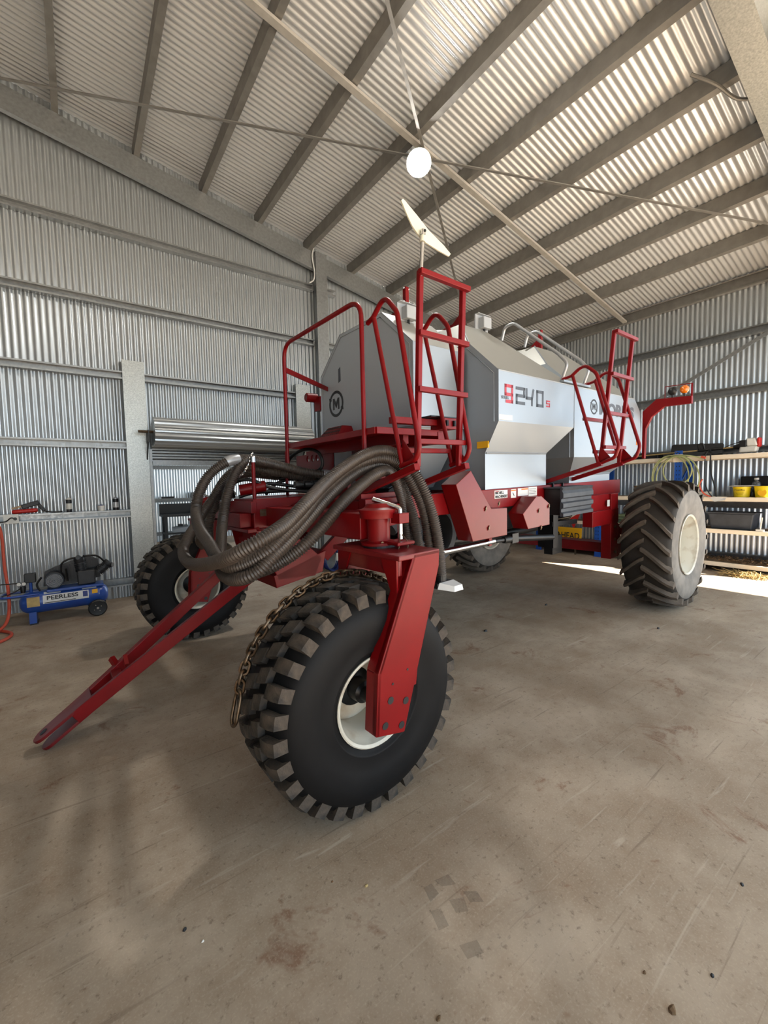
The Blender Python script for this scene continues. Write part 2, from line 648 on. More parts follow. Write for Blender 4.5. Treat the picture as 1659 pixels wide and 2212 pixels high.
# right wall (sheeted up to the open bay on the right of the camera)
mb = MB()
OPEN_V, OPEN_H = 1.1, 4.69
corrugated(mb, OPEN_V, WL, lambda a, b, n: (WR + n, a, b), lambda a: 0.0, lambda a: 5.022)
wall_right = struct(mb.build('wall_right', M['wall'], smooth=60))
mb = MB()
mb.box(WR, WR + 0.05, FRONT, OPEN_V, OPEN_H, 5.02)
mb.build('wall_header', M['wall'], wall_right)
for z, h in ((3.985, 0.145), (3.02, 0.15), (2.02, 0.11), (1.06, 0.11), (0.15, 0.11)):
    girt('girt', wall_right, (WR - 0.01, OPEN_V, z), WL - OPEN_V - 0.02, (0, 1, 0), (-1, 0, 0), h=h, d=0.09)
mb = MB()
mb.beam((WR - 0.11, 3.62, 3.12), (WR - 0.11, 1.2, 4.35), 0.012, 0.06)
mb.build('brace_strap', M['galv'], wall_right)
mb = MB()
mb.box(WR - 0.12, WR - 0.02, 4.94, 5.05, 3.0, 4.16)
mb.build('girt_stub', M['galv'], wall_right)

# walls out of frame
mb = MB()
mb.box(EAVE_L - 0.05, EAVE_L, FRONT, 14.4, 0, 4.98)
struct(mb.build('wall_back', M['wall']))
mb = MB()
mb.prism([(EAVE_L, FRONT - 0.05, 0), (-3.5, FRONT - 0.05, 0), (-3.5, FRONT - 0.05, 4.75), (WR, FRONT - 0.05, 4.75), (WR, FRONT - 0.05, roof_z(WR)), (RIDGE, FRONT - 0.05, roof_z(RIDGE)), (EAVE_L, FRONT - 0.05, roof_z(EAVE_L))],
         [(EAVE_L, FRONT, 0), (-3.5, FRONT, 0), (-3.5, FRONT, 4.75), (WR, FRONT, 4.75), (WR, FRONT, roof_z(WR)), (RIDGE, FRONT, roof_z(RIDGE)), (EAVE_L, FRONT, roof_z(EAVE_L))])
struct(mb.build('wall_front', M['wall']))
portal('front_opening_portal', (2.95, FRONT - 0.02, 2.375), (0, 1, 0), 12.9, 4.75)
portal('side_opening_portal', (WR + 0.02, (FRONT + OPEN_V) / 2, OPEN_H / 2), (-1, 0, 0), OPEN_V - FRONT, OPEN_H)

# bay behind the left wall
mb = MB()
corrugated(mb, -2.0, 9.4, lambda a, b, n: (a, ANNEX + n, b), lambda a: 0.0, lambda a: 5.2)
wall_annex = struct(mb.build('wall_rear', M['wall'], smooth=60))
for z in (3.20, 2.20, 1.20, 0.19):
    girt('girt', wall_annex, (-2.0, ANNEX - 0.01, z), 11.3, (1, 0, 0), (0, -1, 0))
portal('annex_opening_portal', (WR + 0.02, 10.9, 2.4), (-1, 0, 0), 6.6, 4.8)

# roller door, wound up above the doorway
door = struct(empty('door_1', (0, 0, 0)), 'corrugated roller door wound up above the doorway')
mb = MB()
prof = []
for k in range(72):
    a = 2 * PI * k / 72
    r = 0.205 + (0.010 if (k % 4) in (0, 1) else -0.004)
    prof.append((0.0 + r * math.cos(a), r * math.sin(a)))
mb.extr(prof, (0.93, 6.98, 2.435), (0, 1, 0), (0, 0, 1), (1, 0, 0), 2.50)
mb.build('rolled_curtain', M['wall'], door, smooth=20)
mb = MB()
rows = [[], []]
for k in range(15):
    z = 2.30 - 0.30 * k / 14
    d = 0.009 * (1 if (k % 4) in (0, 1) else -1)
    rows[0].append((0.93, 7.19 + d, z))
    rows[1].append((3.29, 7.19 + d, z))
mb.grid(rows)
mb.build('hanging_curtain', M['galv'], door)
mb = MB()
mb.box(0.93, 3.29, 7.17, 7.22, 1.965, 2.02)
mb.build('bottom_rail', M['galv'], door)
mb = MB()
mb.tube([(0.74, 6.98, 2.435), (3.5, 6.98, 2.435)], 0.02)
mb.build('axle', M['steel'], door, smooth=40)
for u in (0.86, 3.36):
    mb = MB()
    mb.box(u, u + 0.015, 6.95, 7.2, 2.28, 2.46)
    mb.beam((u, 7.0, 2.3), (u, 7.18, 2.05), 0.015, 0.03)
    mb.build('bracket', M['castgrey'], door)
for u in (0.888, 3.255):
    mb = MB()
    mb.box(u, u + 0.035, 7.16, 7.22, 0.0, 2.2)
    mb.build('guide_rail', M['galv'], door)

# conduit cable beside the wind column
mb = MB()
mb.tube(spline([(3.70, 7.1, 5.92), (3.66, 7.1, 5.75), (3.70, 7.1, 5.5), (3.68, 7.1, 5.35), (3.60, 7.12, 5.28)], 5), 0.012)
mb.build('cable', M['decal'], wall_left, smooth=40)

# tyre prints pressed on the concrete
PRINT = [((915, 1918), (932, 1908), (948, 1930), (930, 1948)), ((938, 1902), (968, 1888), (985, 1910), (955, 1915)),
         ((930, 1968), (952, 1962), (970, 2000), (948, 2010)), ((970, 1944), (1002, 1938), (1012, 1968), (985, 1972)),
         ((1000, 1925), (1030, 1925), (1045, 1948), (1015, 1948)), ((992, 2042), (1030, 2030), (1045, 2058), (1010, 2072))]


def on_floor(x, y, z=0.0):
    d = Mc.transposed() @ Vector(((x - 829.5) / F_PX, (y - 1106) / F_PX, 1.0))
    t = (z - 1.6) / d.z
    return (d.x * t, d.y * t, z)


for q in PRINT:
    mb = MB()
    mb.prism([on_floor(x, y, 0.0002) for x, y in q][::-1], [on_floor(x, y, 0.0008) for x, y in q][::-1])
    mb.build('tyre_mark', M['print'], floor)

# ================================================================== THE AIR SEEDER CART (local axes: s rearwards, w to its right, z up)
SH = 0.0245                      # the cart stands slightly nose-down
cart = tag(empty('air_seeder_cart', (1.0, 3.375, 0.0), R(3.2)),
           'large red and silver air seeder cart with three tanks parked in the shed', 'seeder cart')


def C(name, mb, m, parent=None, smooth=None, bevel=0.0, label=None, split=False, stuff=False):
    if split:
        return pieces(mb, name, M[m], parent or cart, smooth=smooth, shear=SH, bevel=bevel)
    if stuff:
        o = mb.build(name, M[m], parent or cart, smooth=smooth, shear=SH, bevel=bevel)
        o['kind'] = 'stuff'
        return o
    return mb.build(name, M[m], parent or cart, smooth=smooth, shear=SH, bevel=bevel, label=label)


def big_tank(s0, s1, side, sl0, sl1, zb, zl, ct0, ct1, rear_cut):
    """hopper tank with chamfered roof; side = half width"""
    W1, ZT, WB, ZBk, WT, ZP = side, 2.52, 0.78, 2.826, 0.45, 3.15
    mb = MB()
    if rear_cut:
        prof_side = [(s0, zl), (s0, ZT), (s1 - 0.24, ZT), (s1 - 0.06, 2.37), (s1, 1.94), (s1 - 0.28, zl)]
    else:
        prof_side = [(s0, zl), (s0, ZT), (s1, ZT), (s1, zl)]
    for sg in (-1, 1):
        pts = [(a, sg * W1, b) for a, b in prof_side]
        mb.add(pts, [tuple(range(len(pts)))])
        # lower slope and foot panel
        sr = s1 - 0.28 if rear_cut else s1
        mb.add([(s0, sg * W1, zl), (sr, sg * W1, zl), (sl1, sg * 0.965, zb), (sl0, sg * 0.965, zb)], [(0, 1, 2, 3)])
        mb.add([(sl0, sg * 0.965, zb), (sl1, sg * 0.965, zb), (sl1, sg * 0.965, 1.485), (sl0, sg * 0.965, 1.485)], [(0, 1, 2, 3)])
    # front face
    fp = [(-0.965, 1.485), (-0.965, zb), (-W1, zl), (-W1, ZT), (-WB, ZBk), (WB, ZBk), (W1, ZT), (W1, zl), (0.965, zb), (0.965, 1.485)]
    if not rear_cut:
        mb.add([(s0, a, b) for a, b in fp], [tuple(range(10))])
    else:
        fu = [(-W1, zl), (-W1, ZT), (-WB, ZBk), (WB, ZBk), (W1, ZT), (W1, zl)]
        mb.add([(s0, a, b) for a, b in fu], [tuple(range(6))])
        mb.add([(s0, -W1, zl), (s0, W1, zl), (sl0, 0.965, zb), (sl0, -0.965, zb)], [(0, 1, 2, 3)])
        mb.add([(sl0, -0.965, zb), (sl0, 0.965, zb), (sl0, 0.965, 1.485), (sl0, -0.965, 1.485)], [(0, 1, 2, 3)])
    # rear
    if rear_cut:
        a = [(s1 - 0.24, ZT), (s1 - 0.06, 2.37), (s1, 1.94), (s1 - 0.28, zl), (sl1, zb), (sl1, 1.485)]
    else:
        a = [(s1, ZT), (s1, zl), (sl1, zb), (sl1, 1.485)]
    wd = lambda z: 0.965 if z <= zb + 1e-6 else W1
    for p, q in zip(a, a[1:]):
        mb.add([(p[0], -wd(p[1]), p[1]), (p[0], wd(p[1]), p[1]), (q[0], wd(q[1]), q[1]), (q[0], -wd(q[1]), q[1])], [(0, 1, 2, 3)])
    body = C('grain_tank', mb, 'tank', bevel=0.0)
    rt = a[0][0]
    roof = MB()
    for sg in (-1, 1):
        roof.add([(s0, sg * W1, ZT), (s0, sg * WB, ZBk), (ct0, sg * WT, ZP), (ct1, sg * WT, ZP), (rt, sg * W1, ZT)], [(0, 1, 2, 3, 4)])
    roof.add([(s0, -WB, ZBk), (s0, WB, ZBk), (ct0, WT, ZP), (ct0, -WT, ZP)], [(0, 1, 2, 3)])
    roof.add([(ct0, -WT, ZP), (ct0, WT, ZP), (ct1, WT, ZP), (ct1, -WT, ZP)], [(0, 1, 2, 3)])
    roof.add([(ct1, -WT, ZP), (ct1, WT, ZP), (rt, W1, ZT), (rt, -W1, ZT)], [(0, 1, 2, 3)])
    C('tank_roof', roof, 'tank_roof', body)
    edge = MB()
    for sg in (-1, 1):
        ch = [(s0, -W1 * -sg, zl), (s0, W1 * sg, ZT), (s0, WB * sg, ZBk)]
        ins = [(s0 - 0.004, sg * (W1 - 0.045), zl + 0.0), (s0 - 0.004, sg * (W1 - 0.045), ZT - 0.02), (s0 - 0.004, sg * (WB - 0.02), ZBk - 0.045)]
        edge.tube(ins, 0.004, 4)
        edge.tube([(s0, sg * W1, ZT), (s0, sg * W1, zl)], 0.006, 6)
        edge.tube([(s0, sg * W1, ZT), (rt, sg * W1, ZT)], 0.006, 6)
        edge.tube([(s0, sg * WB, ZBk), (ct0, sg * WT, ZP)], 0.008, 6)
    edge.tube([(sl0 + 0.01, -0.967, zb), (sl1 - 0.01, -0.967, zb)], 0.010, 6)
    C('seam', edge, 'tank', body, smooth=40, split=True)
    return body


tank_mid = big_tank(1.92, 3.25, 1.10, 1.905, 2.93, 1.815, 2.083, 2.20, 2.60, False)
tank_mid['label'] = 'middle silver hopper tank with model number'
tank_rear = big_tank(3.256, 5.10, 1.10, 3.42, 4.46, 1.575, 1.77, 3.56, 4.30, True)
tank_rear['label'] = 'rear silver hopper tank with maker name'

# front tank
mb = MB()
ft = [(-0.735, 2.06), (-0.735, 2.745), (-0.335, 3.10), (0.335, 3.10), (0.735, 2.745), (0.735, 2.06)]
mb.prism([(1.26, a, b) for a, b in ft], [(1.89, a, b) for a, b in ft])
mb.hexa([(1.40, -0.42, 1.52), (1.80, -0.42, 1.52), (1.80, 0.42, 1.52), (1.40, 0.42, 1.52)],
        [(1.27, -0.72, 2.06), (1.88, -0.72, 2.06), (1.88, 0.72, 2.06), (1.27, 0.72, 2.06)])
tank_front = C('grain_tank', mb, 'tank', label='front narrow silver tank with round emblem')
mb = MB()
flat = [(-0.73, 2.062), (-0.73, 2.742), (-0.333, 3.096), (0.333, 3.096), (0.73, 2.742), (0.73, 2.062)]
mb.prism([(1.2585, a, b) for a, b in flat], [(1.262, a, b) for a, b in flat])
C('lightened_front_face', mb, 'tank_front', tank_front)  # thin overlay that carries the lightened copy of the tank paint
mb = MB()
ins = [(1.255, -0.70, 2.10), (1.255, -0.70, 2.73), (1.255, -0.32, 3.065), (1.255, 0.32, 3.065), (1.255, 0.70, 2.73), (1.255, 0.70, 2.10)]
mb.tube(ins, 0.004, 4)
for sg in (-1, 1):
    mb.tube([(1.26, sg * 0.735, 2.1), (1.26, sg * 0.735, 2.745), (1.26, sg * 0.335, 3.10)], 0.006, 6)
mb.box(1.25, 1.9, -0.75, -0.735, 2.05, 2.075)
C('seam', mb, 'tank', tank_front, smooth=40, split=True)
mb = MB()
mb.add([(1.262, -0.737, 2.745), (1.89, -0.737, 2.745), (1.89, -0.337, 3.103), (1.262, -0.337, 3.103)], [(0, 1, 2, 3)])
mb.add([(1.262, 0.737, 2.745), (1.89, 0.737, 2.745), (1.89, 0.337, 3.103), (1.262, 0.337, 3.103)], [(3, 2, 1, 0)])
mb.add([(1.262, -0.337, 3.103), (1.89, -0.337, 3.103), (1.89, 0.337, 3.103), (1.262, 0.337, 3.103)], [(0, 1, 2, 3)])
C('tank_roof', mb, 'tank_roof', tank_front)
for w0 in (-0.70, 0.66):                       # legs under the front tank
    mb = MB()
    mb.beam((1.86, w0, 2.04), (1.97, w0, 1.48), 0.04, 0.07, (0, 1, 0))
    C('tank_leg', mb, 'tank')
    mb = MB()
    mb.beam((1.30, w0, 2.04), (1.30, w0, 1.48), 0.04, 0.06, (0, 1, 0))
    C('tank_leg', mb, 'tank')

# hatches with red levers and grey sensor boxes
for (sc, zt, rad) in ((1.58, 3.105, 0.24), (2.40, 3.15, 0.17), (3.93, 3.15, 0.26)):
    mb = MB()
    mb.lathe([(0.0, rad), (0.05, rad), (0.07, rad * 0.9), (0.085, rad * 0.4), (0.085, 0.0)], (sc, 0.05, zt), (0, 0, 1), 28)
    hatch = C('hatch', mb, 'tank_roof', smooth=35)
    mb = MB()
    mb.beam((sc, 0.40, zt + 0.03), (sc, -0.30, zt + 0.11), 0.05, 0.03)
    C('lever_bar', mb, 'red', hatch)
    mb = MB()
    mb.box(sc - 0.02, sc + 0.02, -0.33, -0.29, zt + 0.02, zt + 0.30)
    mb.prism([(sc - 0.008, -0.31, zt + 0.08), (sc - 0.008, -0.12, zt + 0.08), (sc - 0.008, -0.31, zt + 0.22)],
             [(sc + 0.008, -0.31, zt + 0.08), (sc + 0.008, -0.12, zt + 0.08), (sc + 0.008, -0.31, zt + 0.22)])
    C('latch', mb, 'red', hatch, split=True)
    mb = MB()
    for dz in (0.05, 0.17, 0.29):
        mb.lathe([(-0.035, 0.012), (0.035, 0.012)], (sc, -0.31, zt + dz), (1, 0, 0), 8)
    C('bolt', mb, 'chrome', hatch, split=True)
for (s, w, z) in ((1.45, -0.42, 3.06), (2.52, -0.45, 3.17)):
    mb = MB()
    mb.box(s, s + 0.13, w - 0.045, w + 0.03, z, z + 0.115)
    box = C('sensor_box', mb, 'greybox', bevel=0.008)
    mb = MB()
    mb.box(s - 0.05, s + 0.16, w + 0.03, w + 0.045, z - 0.05, z + 0.15)
    mb.box(s - 0.05, s + 0.16, w - 0.01, w + 0.045, z + 0.145, z + 0.15)
    C('mounting_plate', mb, 'greybox', box)
    mb = MB()
    mb.lathe([(-0.05, 0.012), (0, 0.012)], (s + 0.06, w, z), (0, 0, 1), 8)
    C('cable_gland', mb, 'black', box)


# ------------------------------------------------------------------ lettering
def flat_poly(mb, polys, P, X, Y, N, t=0.0015):
    P, X, Y, N = Vector(P), Vector(X), Vector(Y), Vector(N)
    for q in polys:
        a = [P + X * x + Y * y for x, y in q]
        mb.prism(a, [p + N * t for p in a])


def stroke(pts, wd):
    """polyline -> list of quads with square ends"""
    out = []
    for (x0, y0), (x1, y1) in zip(pts, pts[1:]):
        d = math.hypot(x1 - x0, y1 - y0)
        tx, ty = (x1 - x0) / d * wd / 2, (y1 - y0) / d * wd / 2
        nx, ny = -ty, tx
        a, b = (x0 - tx, y0 - ty), (x1 + tx, y1 + ty)
        out.append([(a[0] + nx, a[1] + ny), (a[0] - nx, a[1] - ny), (b[0] - nx, b[1] - ny), (b[0] + nx, b[1] + ny)])
    return out


def text(name, s, size, mt, parent, loc, rot, xs=1.0, bold=0.0, align='LEFT', shear=True):
    cu = bpy.data.curves.new(name, 'FONT')
    cu.body = s
    cu.size = size
    cu.extrude = 0.0008
    cu.offset = bold
    cu.align_x = align
    cu.align_y = 'CENTER'
    cu.resolution_u = 3
    tmp = bpy.data.objects.new(name, cu)
    COL.objects.link(tmp)
    me = bpy.data.meshes.new_from_object(tmp)
    bpy.data.objects.remove(tmp)
    bpy.data.curves.remove(cu)
    me.name = name
    me.materials.clear()
    o = link(name, me, M[mt], parent)
    l = list(loc)
    if shear:
        l[2] += SH * l[0]
    o.location = l
    o.rotation_euler = rot
    o.scale = (xs, 1, 1)
    return o


NEAR = (PI / 2, -math.atan(SH), 0)             # reads along +s, faces -w
FWD = (PI / 2, 0, -PI / 2)                     # reads along -w, faces -s

G = {'9': [[(1, 0.45), (0.0, 0.45), (0.0, 1.0), (1, 1.0), (1, 0), (0.15, 0)]],
     '2': [[(0, 1), (1, 1), (1, 0.5), (0, 0.5), (0, 0), (1, 0)]],
     '4': [[(0, 1), (0, 0.42), (0.75, 0.42)], [(0.95, 1), (0.75, 0.42), (0.75, 0)]],
     '0': [[(0, 0), (0, 1), (1, 1), (1, 0), (0, 0)]],
     'S': [[(1, 1), (0, 1), (0, 0.52), (1, 0.52), (1, 0), (0, 0)]]}


def glyphs(seq, mt, name, parent, wline):
    mb = MB()
    for ch, s0, z0, wd, ht in seq:
        for pl_ in G[ch]:
            pts = [(s0 + x * wd, z0 + y * ht) for x, y in pl_]
            flat_poly(mb, stroke(pts, wline), (0, -1.1005, 0), (1, 0, 0), (0, 0, 1), (0, -1, 0))
    return C(name, mb, mt, parent)


glyphs([('9', 2.02, 2.26, 0.10, 0.135)], 'inkred', 'model_number', tank_mid, 0.028)
glyphs([('2', 2.19, 2.26, 0.12, 0.13), ('4', 2.35, 2.26, 0.12, 0.13), ('0', 2.53, 2.26, 0.10, 0.13)], 'inkgrey', 'model_number', tank_mid, 0.028)
glyphs([('S', 2.70, 2.265, 0.055, 0.05)], 'inkred', 'model_number', tank_mid, 0.014)
mb = MB()
mb.box(1.965, 2.075, -1.1035, -1.1005, 2.278, 2.301)
C('number_strip', mb, 'tank', tank_mid)
text('series_lettering', 'SERIES', 0.036, 'inkgrey', tank_mid, (1.96, -1.1045, 2.289), NEAR, 1.0, 0.0)
text('maker_lettering', 'MORRIS', 0.19, 'inkgrey', tank_rear, (3.84, -1.1015, 2.325), NEAR, 1.48, 0.009)


def emblem(name, P, X, N, r, parent, mt='ink'):
    mb = MB()
    Y = Vector((0, 0, 1))
    for a0, a1 in ((R(-15), R(150)), (R(165), R(330))):
        n = 14
        ring = []
        for k in range(n):
            t0, t1 = a0 + (a1 - a0) * k / n, a0 + (a1 - a0) * (k + 1) / n
            ring.append([(r * math.cos(t0), r * math.sin(t0)), (r * math.cos(t1), r * math.sin(t1)),
                         (r * 0.79 * math.cos(t1), r * 0.79 * math.sin(t1)), (r * 0.79 * math.cos(t0), r * 0.79 * math.sin(t0))][::-1])
        flat_poly(mb, ring, P, X, Y, N)
        e = a1
        c, s_ = math.cos(e), math.sin(e)
        tip = (0.93 * r * math.cos(e + 0.42), 0.93 * r * math.sin(e + 0.42))
        flat_poly(mb, [[(1.14 * r * c, 1.14 * r * s_), tip, (0.70 * r * c, 0.70 * r * s_)][::-1]], P, X, Y, N)
    k = r * 0.72
    mp_ = [(-0.62, -0.6), (-0.62, 0.6), (-0.3, 0.6), (0, 0.05), (0.3, 0.6), (0.62, 0.6), (0.62, -0.6), (0.34, -0.6), (0.34, 0.12), (0.07, -0.42), (-0.07, -0.42), (-0.34, 0.12), (-0.34, -0.6)]
    cx = [(-1, 0.6), (-0.62, 0.6), (-0.62, 0.3), (-1, 0.3)]
    for q in ([mp_[0], mp_[1], mp_[2], mp_[11], mp_[12]], [mp_[2], mp_[3], mp_[9], mp_[10], mp_[11]][:5], [mp_[3], mp_[4], mp_[8], mp_[9]], [mp_[4], mp_[5], mp_[6], mp_[7], mp_[8]]):
        flat_poly(mb, [[(x * k, y * k) for x, y in q][::-1]], P, X, Y, N)
    return C(name, mb, mt, parent)


emblem('emblem', (1.2578, 0.44, 2.42), (0, -1, 0), (-1, 0, 0), 0.135, tank_front)
emblem('emblem', (3.71, -1.1005, 2.335), (1, 0, 0), (0, -1, 0), 0.085, tank_rear)
mb = MB()
flat_poly(mb, [[(-0.02, -0.075), (0.02, -0.06), (0.02, 0.08), (-0.02, 0.06)]], (1.2578, 0.365, 2.70), (0, -1, 0), (0, 0, 1), (-1, 0, 0))
C('level_sticker', mb, 'inkgrey', tank_front)
mb = MB()
mb.box(1.90, 1.918, -1.0, -0.88, 1.86, 1.92)
C('yellow_sticker', mb, 'signyellow', tank_mid)
mb = MB()
mb.box(1.925, 2.12, -1.103, -1.1005, 2.095, 2.14)
C('faded_sticker', mb, 'paper', tank_mid)
mb = MB()
mb.box(4.93, 5.0, -1.104, -1.1005, 1.93, 2.0)
C('orange_sticker', mb, 'orange', tank_rear)

# ------------------------------------------------------------------ frame
for sg in (-1, 1):
    mb = MB()
    mb.box(0.55, 4.75, min(sg * 0.98, sg * 0.90), max(sg * 0.98, sg * 0.90), 1.31, 1.487)
    rail = C('frame_rail', mb, 'red', bevel=0.006)
    if sg < 0:
        near_rail = rail
for s in (0.55, 1.15, 1.85, 3.1, 4.55):
    mb = MB()
    mb.box(s, s + 0.10, -0.90, 0.90, 1.32, 1.47)
    C('cross_member', mb, 'red')
DEC = [(2.02, 2.22, 1.398, 1.472, 'MICHELL\nMACHINERY'), (2.275, 2.36, 1.39, 1.472, None), (2.39, 2.565, 1.40, 1.476, None), (2.575, 2.73, 1.39, 1.48, None)]
for (a, b, z0, z1, tx) in DEC:
    mb = MB()
    mb.box(a, b, -0.9825, -0.9805, z0, z1)
    d = C('sticker', mb, 'decal', near_rail)
    if tx:
        t = text('dealer_lettering', tx, 0.034, 'ink', near_rail, (a + 0.008, -0.984, (z0 + z1) / 2 - 0.004), NEAR, 0.98, 0.0012)
        mb = MB()
        mb.box(a + 0.01, a + 0.06, -0.984, -0.9825, z1 - 0.016, z1 - 0.006)
        C('red_bar', mb, 'inkred', near_rail)
    elif b - a < 0.1:
        mb = MB()
        mb.box(a + 0.004, b - 0.004, -0.984, -0.9825, z1 - 0.018, z1 - 0.005)
        C('warning_bar', mb, 'orange', near_rail)
        mb = MB()
        mb.beam((a + 0.03, -0.984, z0 + 0.05), (a + 0.05, -0.984, z0 + 0.02), 0.003, 0.006)
        C('pictogram', mb, 'ink', near_rail)
    else:
        mb = MB()
        mb.box(a + 0.06, b - 0.005, -0.984, -0.9825, z1 - 0.018, z1 - 0.005)
        if b < 2.6:
            C('warning_bar', mb, 'orange', near_rail)
        else:
            mb2 = MB()
            for k in range(4):
                mb2.box(a + 0.01, b - 0.02 - 0.01 * (k % 2), -0.984, -0.9825, z1 - 0.022 - k * 0.015, z1 - 0.018 - k * 0.015)
            C('fine_print', mb2, 'inkgrey', near_rail, stuff=True)

# front tongue box with plates
mb = MB()
mb.box(0.06, 1.0, -0.21, 0.21, 1.275, 1.505)
tongue = C('tongue_box', mb, 'red', bevel=0.008)
mb = MB()
mb.box(0.11, 0.21, -0.2135, -0.2105, 1.372, 1.425)
C('serial_plate', mb, 'steel', tongue)
mb = MB()
mb.box(0.235, 0.33, -0.2135, -0.2105, 1.37, 1.425)
C('sticker', mb, 'decal', tongue)
mb = MB()
mb.box(0.24, 0.30, -0.2145, -0.2135, 1.41, 1.422)
for k in range(4):
    mb.box(0.245, 0.31 + 0.01 * (k % 2), -0.2145, -0.2135, 1.377 + k * 0.008, 1.380 + k * 0.008)
C('fine_print', mb, 'ink', tongue, stuff=True)
mb = MB()
mb.box(0.03, 0.075, -0.24, 0.24, 1.40, 1.49)
mb.box(-0.03, 0.06, -0.16, 0.16, 1.29, 1.40)
mb.box(-0.01, 0.06, -0.26, 0.26, 1.255, 1.285)
C('tongue_nose', mb, 'red', bevel=0.005)
mb = MB()   # bolted lug on the side of the tongue
mb.prism([(0.33, -0.21, 1.30), (0.52, -0.21, 1.30), (0.55, -0.21, 1.40), (0.48, -0.21, 1.475), (0.38, -0.21, 1.44)],
         [(0.33, -0.25, 1.30), (0.52, -0.25, 1.30), (0.55, -0.25, 1.40), (0.48, -0.25, 1.475), (0.38, -0.25, 1.44)])
lug = C('bolted_lug', mb, 'red', bevel=0.004)
for (s, z) in ((0.47, 1.45), (0.42, 1.37)):
    mb = MB()
    mb.lathe([(0, 0.026), (0.02, 0.026), (0.022, 0.018), (0.035, 0.016)], (s, -0.25, z), (0, -1, 0), 8)
    C('bolt', mb, 'chrome', lug, smooth=30, split=True)

# drawbar hinge frame below the tongue
mb = MB()
for w0 in (-0.26, 0.22):
    mb.prism([(0.05, w0, 1.27), (0.30, w0, 1.27), (0.62, w0, 0.98), (0.55, w0, 0.84), (0.22, w0, 0.86)],
             [(0.05, w0 + 0.04, 1.27), (0.30, w0 + 0.04, 1.27), (0.62, w0 + 0.04, 0.98), (0.55, w0 + 0.04, 0.84), (0.22, w0 + 0.04, 0.86)])
mb.hexa([(0.20, -0.26, 0.80), (0.62, -0.26, 0.86), (0.62, 0.26, 0.86), (0.20, 0.26, 0.80)],
        [(0.18, -0.26, 0.90), (0.66, -0.26, 1.04), (0.66, 0.26, 1.04), (0.18, 0.26, 0.90)])
mb.beam((0.66, -0.20, 0.98), (0.98, -0.34, 1.33), 0.10, 0.10)
mb.beam((0.66, 0.20, 0.98), (0.98, 0.34, 1.33), 0.10, 0.10)
C('hinge_frame', mb, 'red', bevel=0.005)
mb = MB()
for sg in (-1, 1):
    mb.beam((0.06, sg * 0.2, 1.28), (0.16, sg * 0.30, 1.0), 0.03, 0.07, (1, 0, 0))
C('hinge_strut', mb, 'red', split=True)
mb = MB()
mb.lathe([(-0.34, 0.03), (0.34, 0.03)], (0.13, 0, 1.0), (0, 1, 0), 14)
C('hinge_pin', mb, 'blackmetal', smooth=30)

# drawbar resting on the floor
tip_s = -1.28


def dz(s):
    return 0.075 + (s + 1.27) * 0.677


mb = MB()
draw = None
for sg in (-1, 1):
    mb = MB()
    pts = [(0.16, sg * 0.285, dz(0.16)), (-1.10, sg * 0.055, dz(-1.10))]
    mb.beam(pts[0], pts[1], 0.045, 0.085)
    C('drawbar_arm', mb, 'red', bevel=0.004)
mb = MB()
mb.beam((-0.86, -0.11, dz(-0.86)), (-0.86, 0.11, dz(-0.86)), 0.06, 0.06)
C('drawbar_brace', mb, 'red', bevel=0.004)
mb = MB()
mb.beam((-0.84, 0.09, dz(-0.86) + 0.03), (-0.87, 0.15, dz(-0.86) + 0.09), 0.03, 0.035)
mb.beam((-0.80, -0.02, dz(-0.80) + 0.03), (-0.80, 0.05, dz(-0.80) + 0.075), 0.025, 0.025)
C('hose_peg', mb, 'red', split=True)
mb = MB()
for k, off in enumerate((-0.045, 0.025)):
    th = math.atan(0.677)
    n = Vector((-math.sin(th), 0, math.cos(th)))
    e = Vector((math.cos(th), 0, math.sin(th)))
    c = Vector((-1.235, 0, dz(-1.235))) + n * off
    out = [(0.30, 0.085)] + [(0.065 * math.cos(a), 0.065 * math.sin(a)) for a in [R(90 + 18 * j) for j in range(11)]] + [(0.30, -0.085)]
    hole = [(0.024 * math.cos(R(30 * j)), 0.024 * math.sin(R(30 * j))) for j in range(12)]
    vs_o = [c + e * x + Vector((0, 1, 0)) * y for x, y in out]
    a = vs_o
    mb.prism(a, [p + n * 0.02 for p in a])
C('clevis_plate', mb, 'red_dusty', bevel=0.003, split=True)
mb = MB()
for off in (0.047, -0.047):
    c = Vector((-1.235, 0, dz(-1.235))) + n * off
    mb.lathe([(-0.0015, 0.022), (0.0015, 0.022)], c, n, 14)
C('pin_hole', mb, 'ink', split=True)

# transverse beam carrying the casters
mb = MB()
mb.box(0.16, 0.32, -1.45, 1.45, 1.292, 1.438)
C('caster_beam', mb, 'red', bevel=0.006)
for sg in (-1, 1):
    mb = MB()
    mb.beam((0.28, sg * 1.2, 1.36), (0.98, sg * 0.95, 1.38), 0.10, 0.14)
    C('corner_brace', mb, 'red')


# ------------------------------------------------------------------ wheels
def revolve(prof, n=72):
    mb = MB()
    mb.lathe(prof, (0, 0, 0), (0, 1, 0), n, closed=True)
    return mb


def cyl(a, y, r):
    return (r * math.cos(a), y, r * math.sin(a))


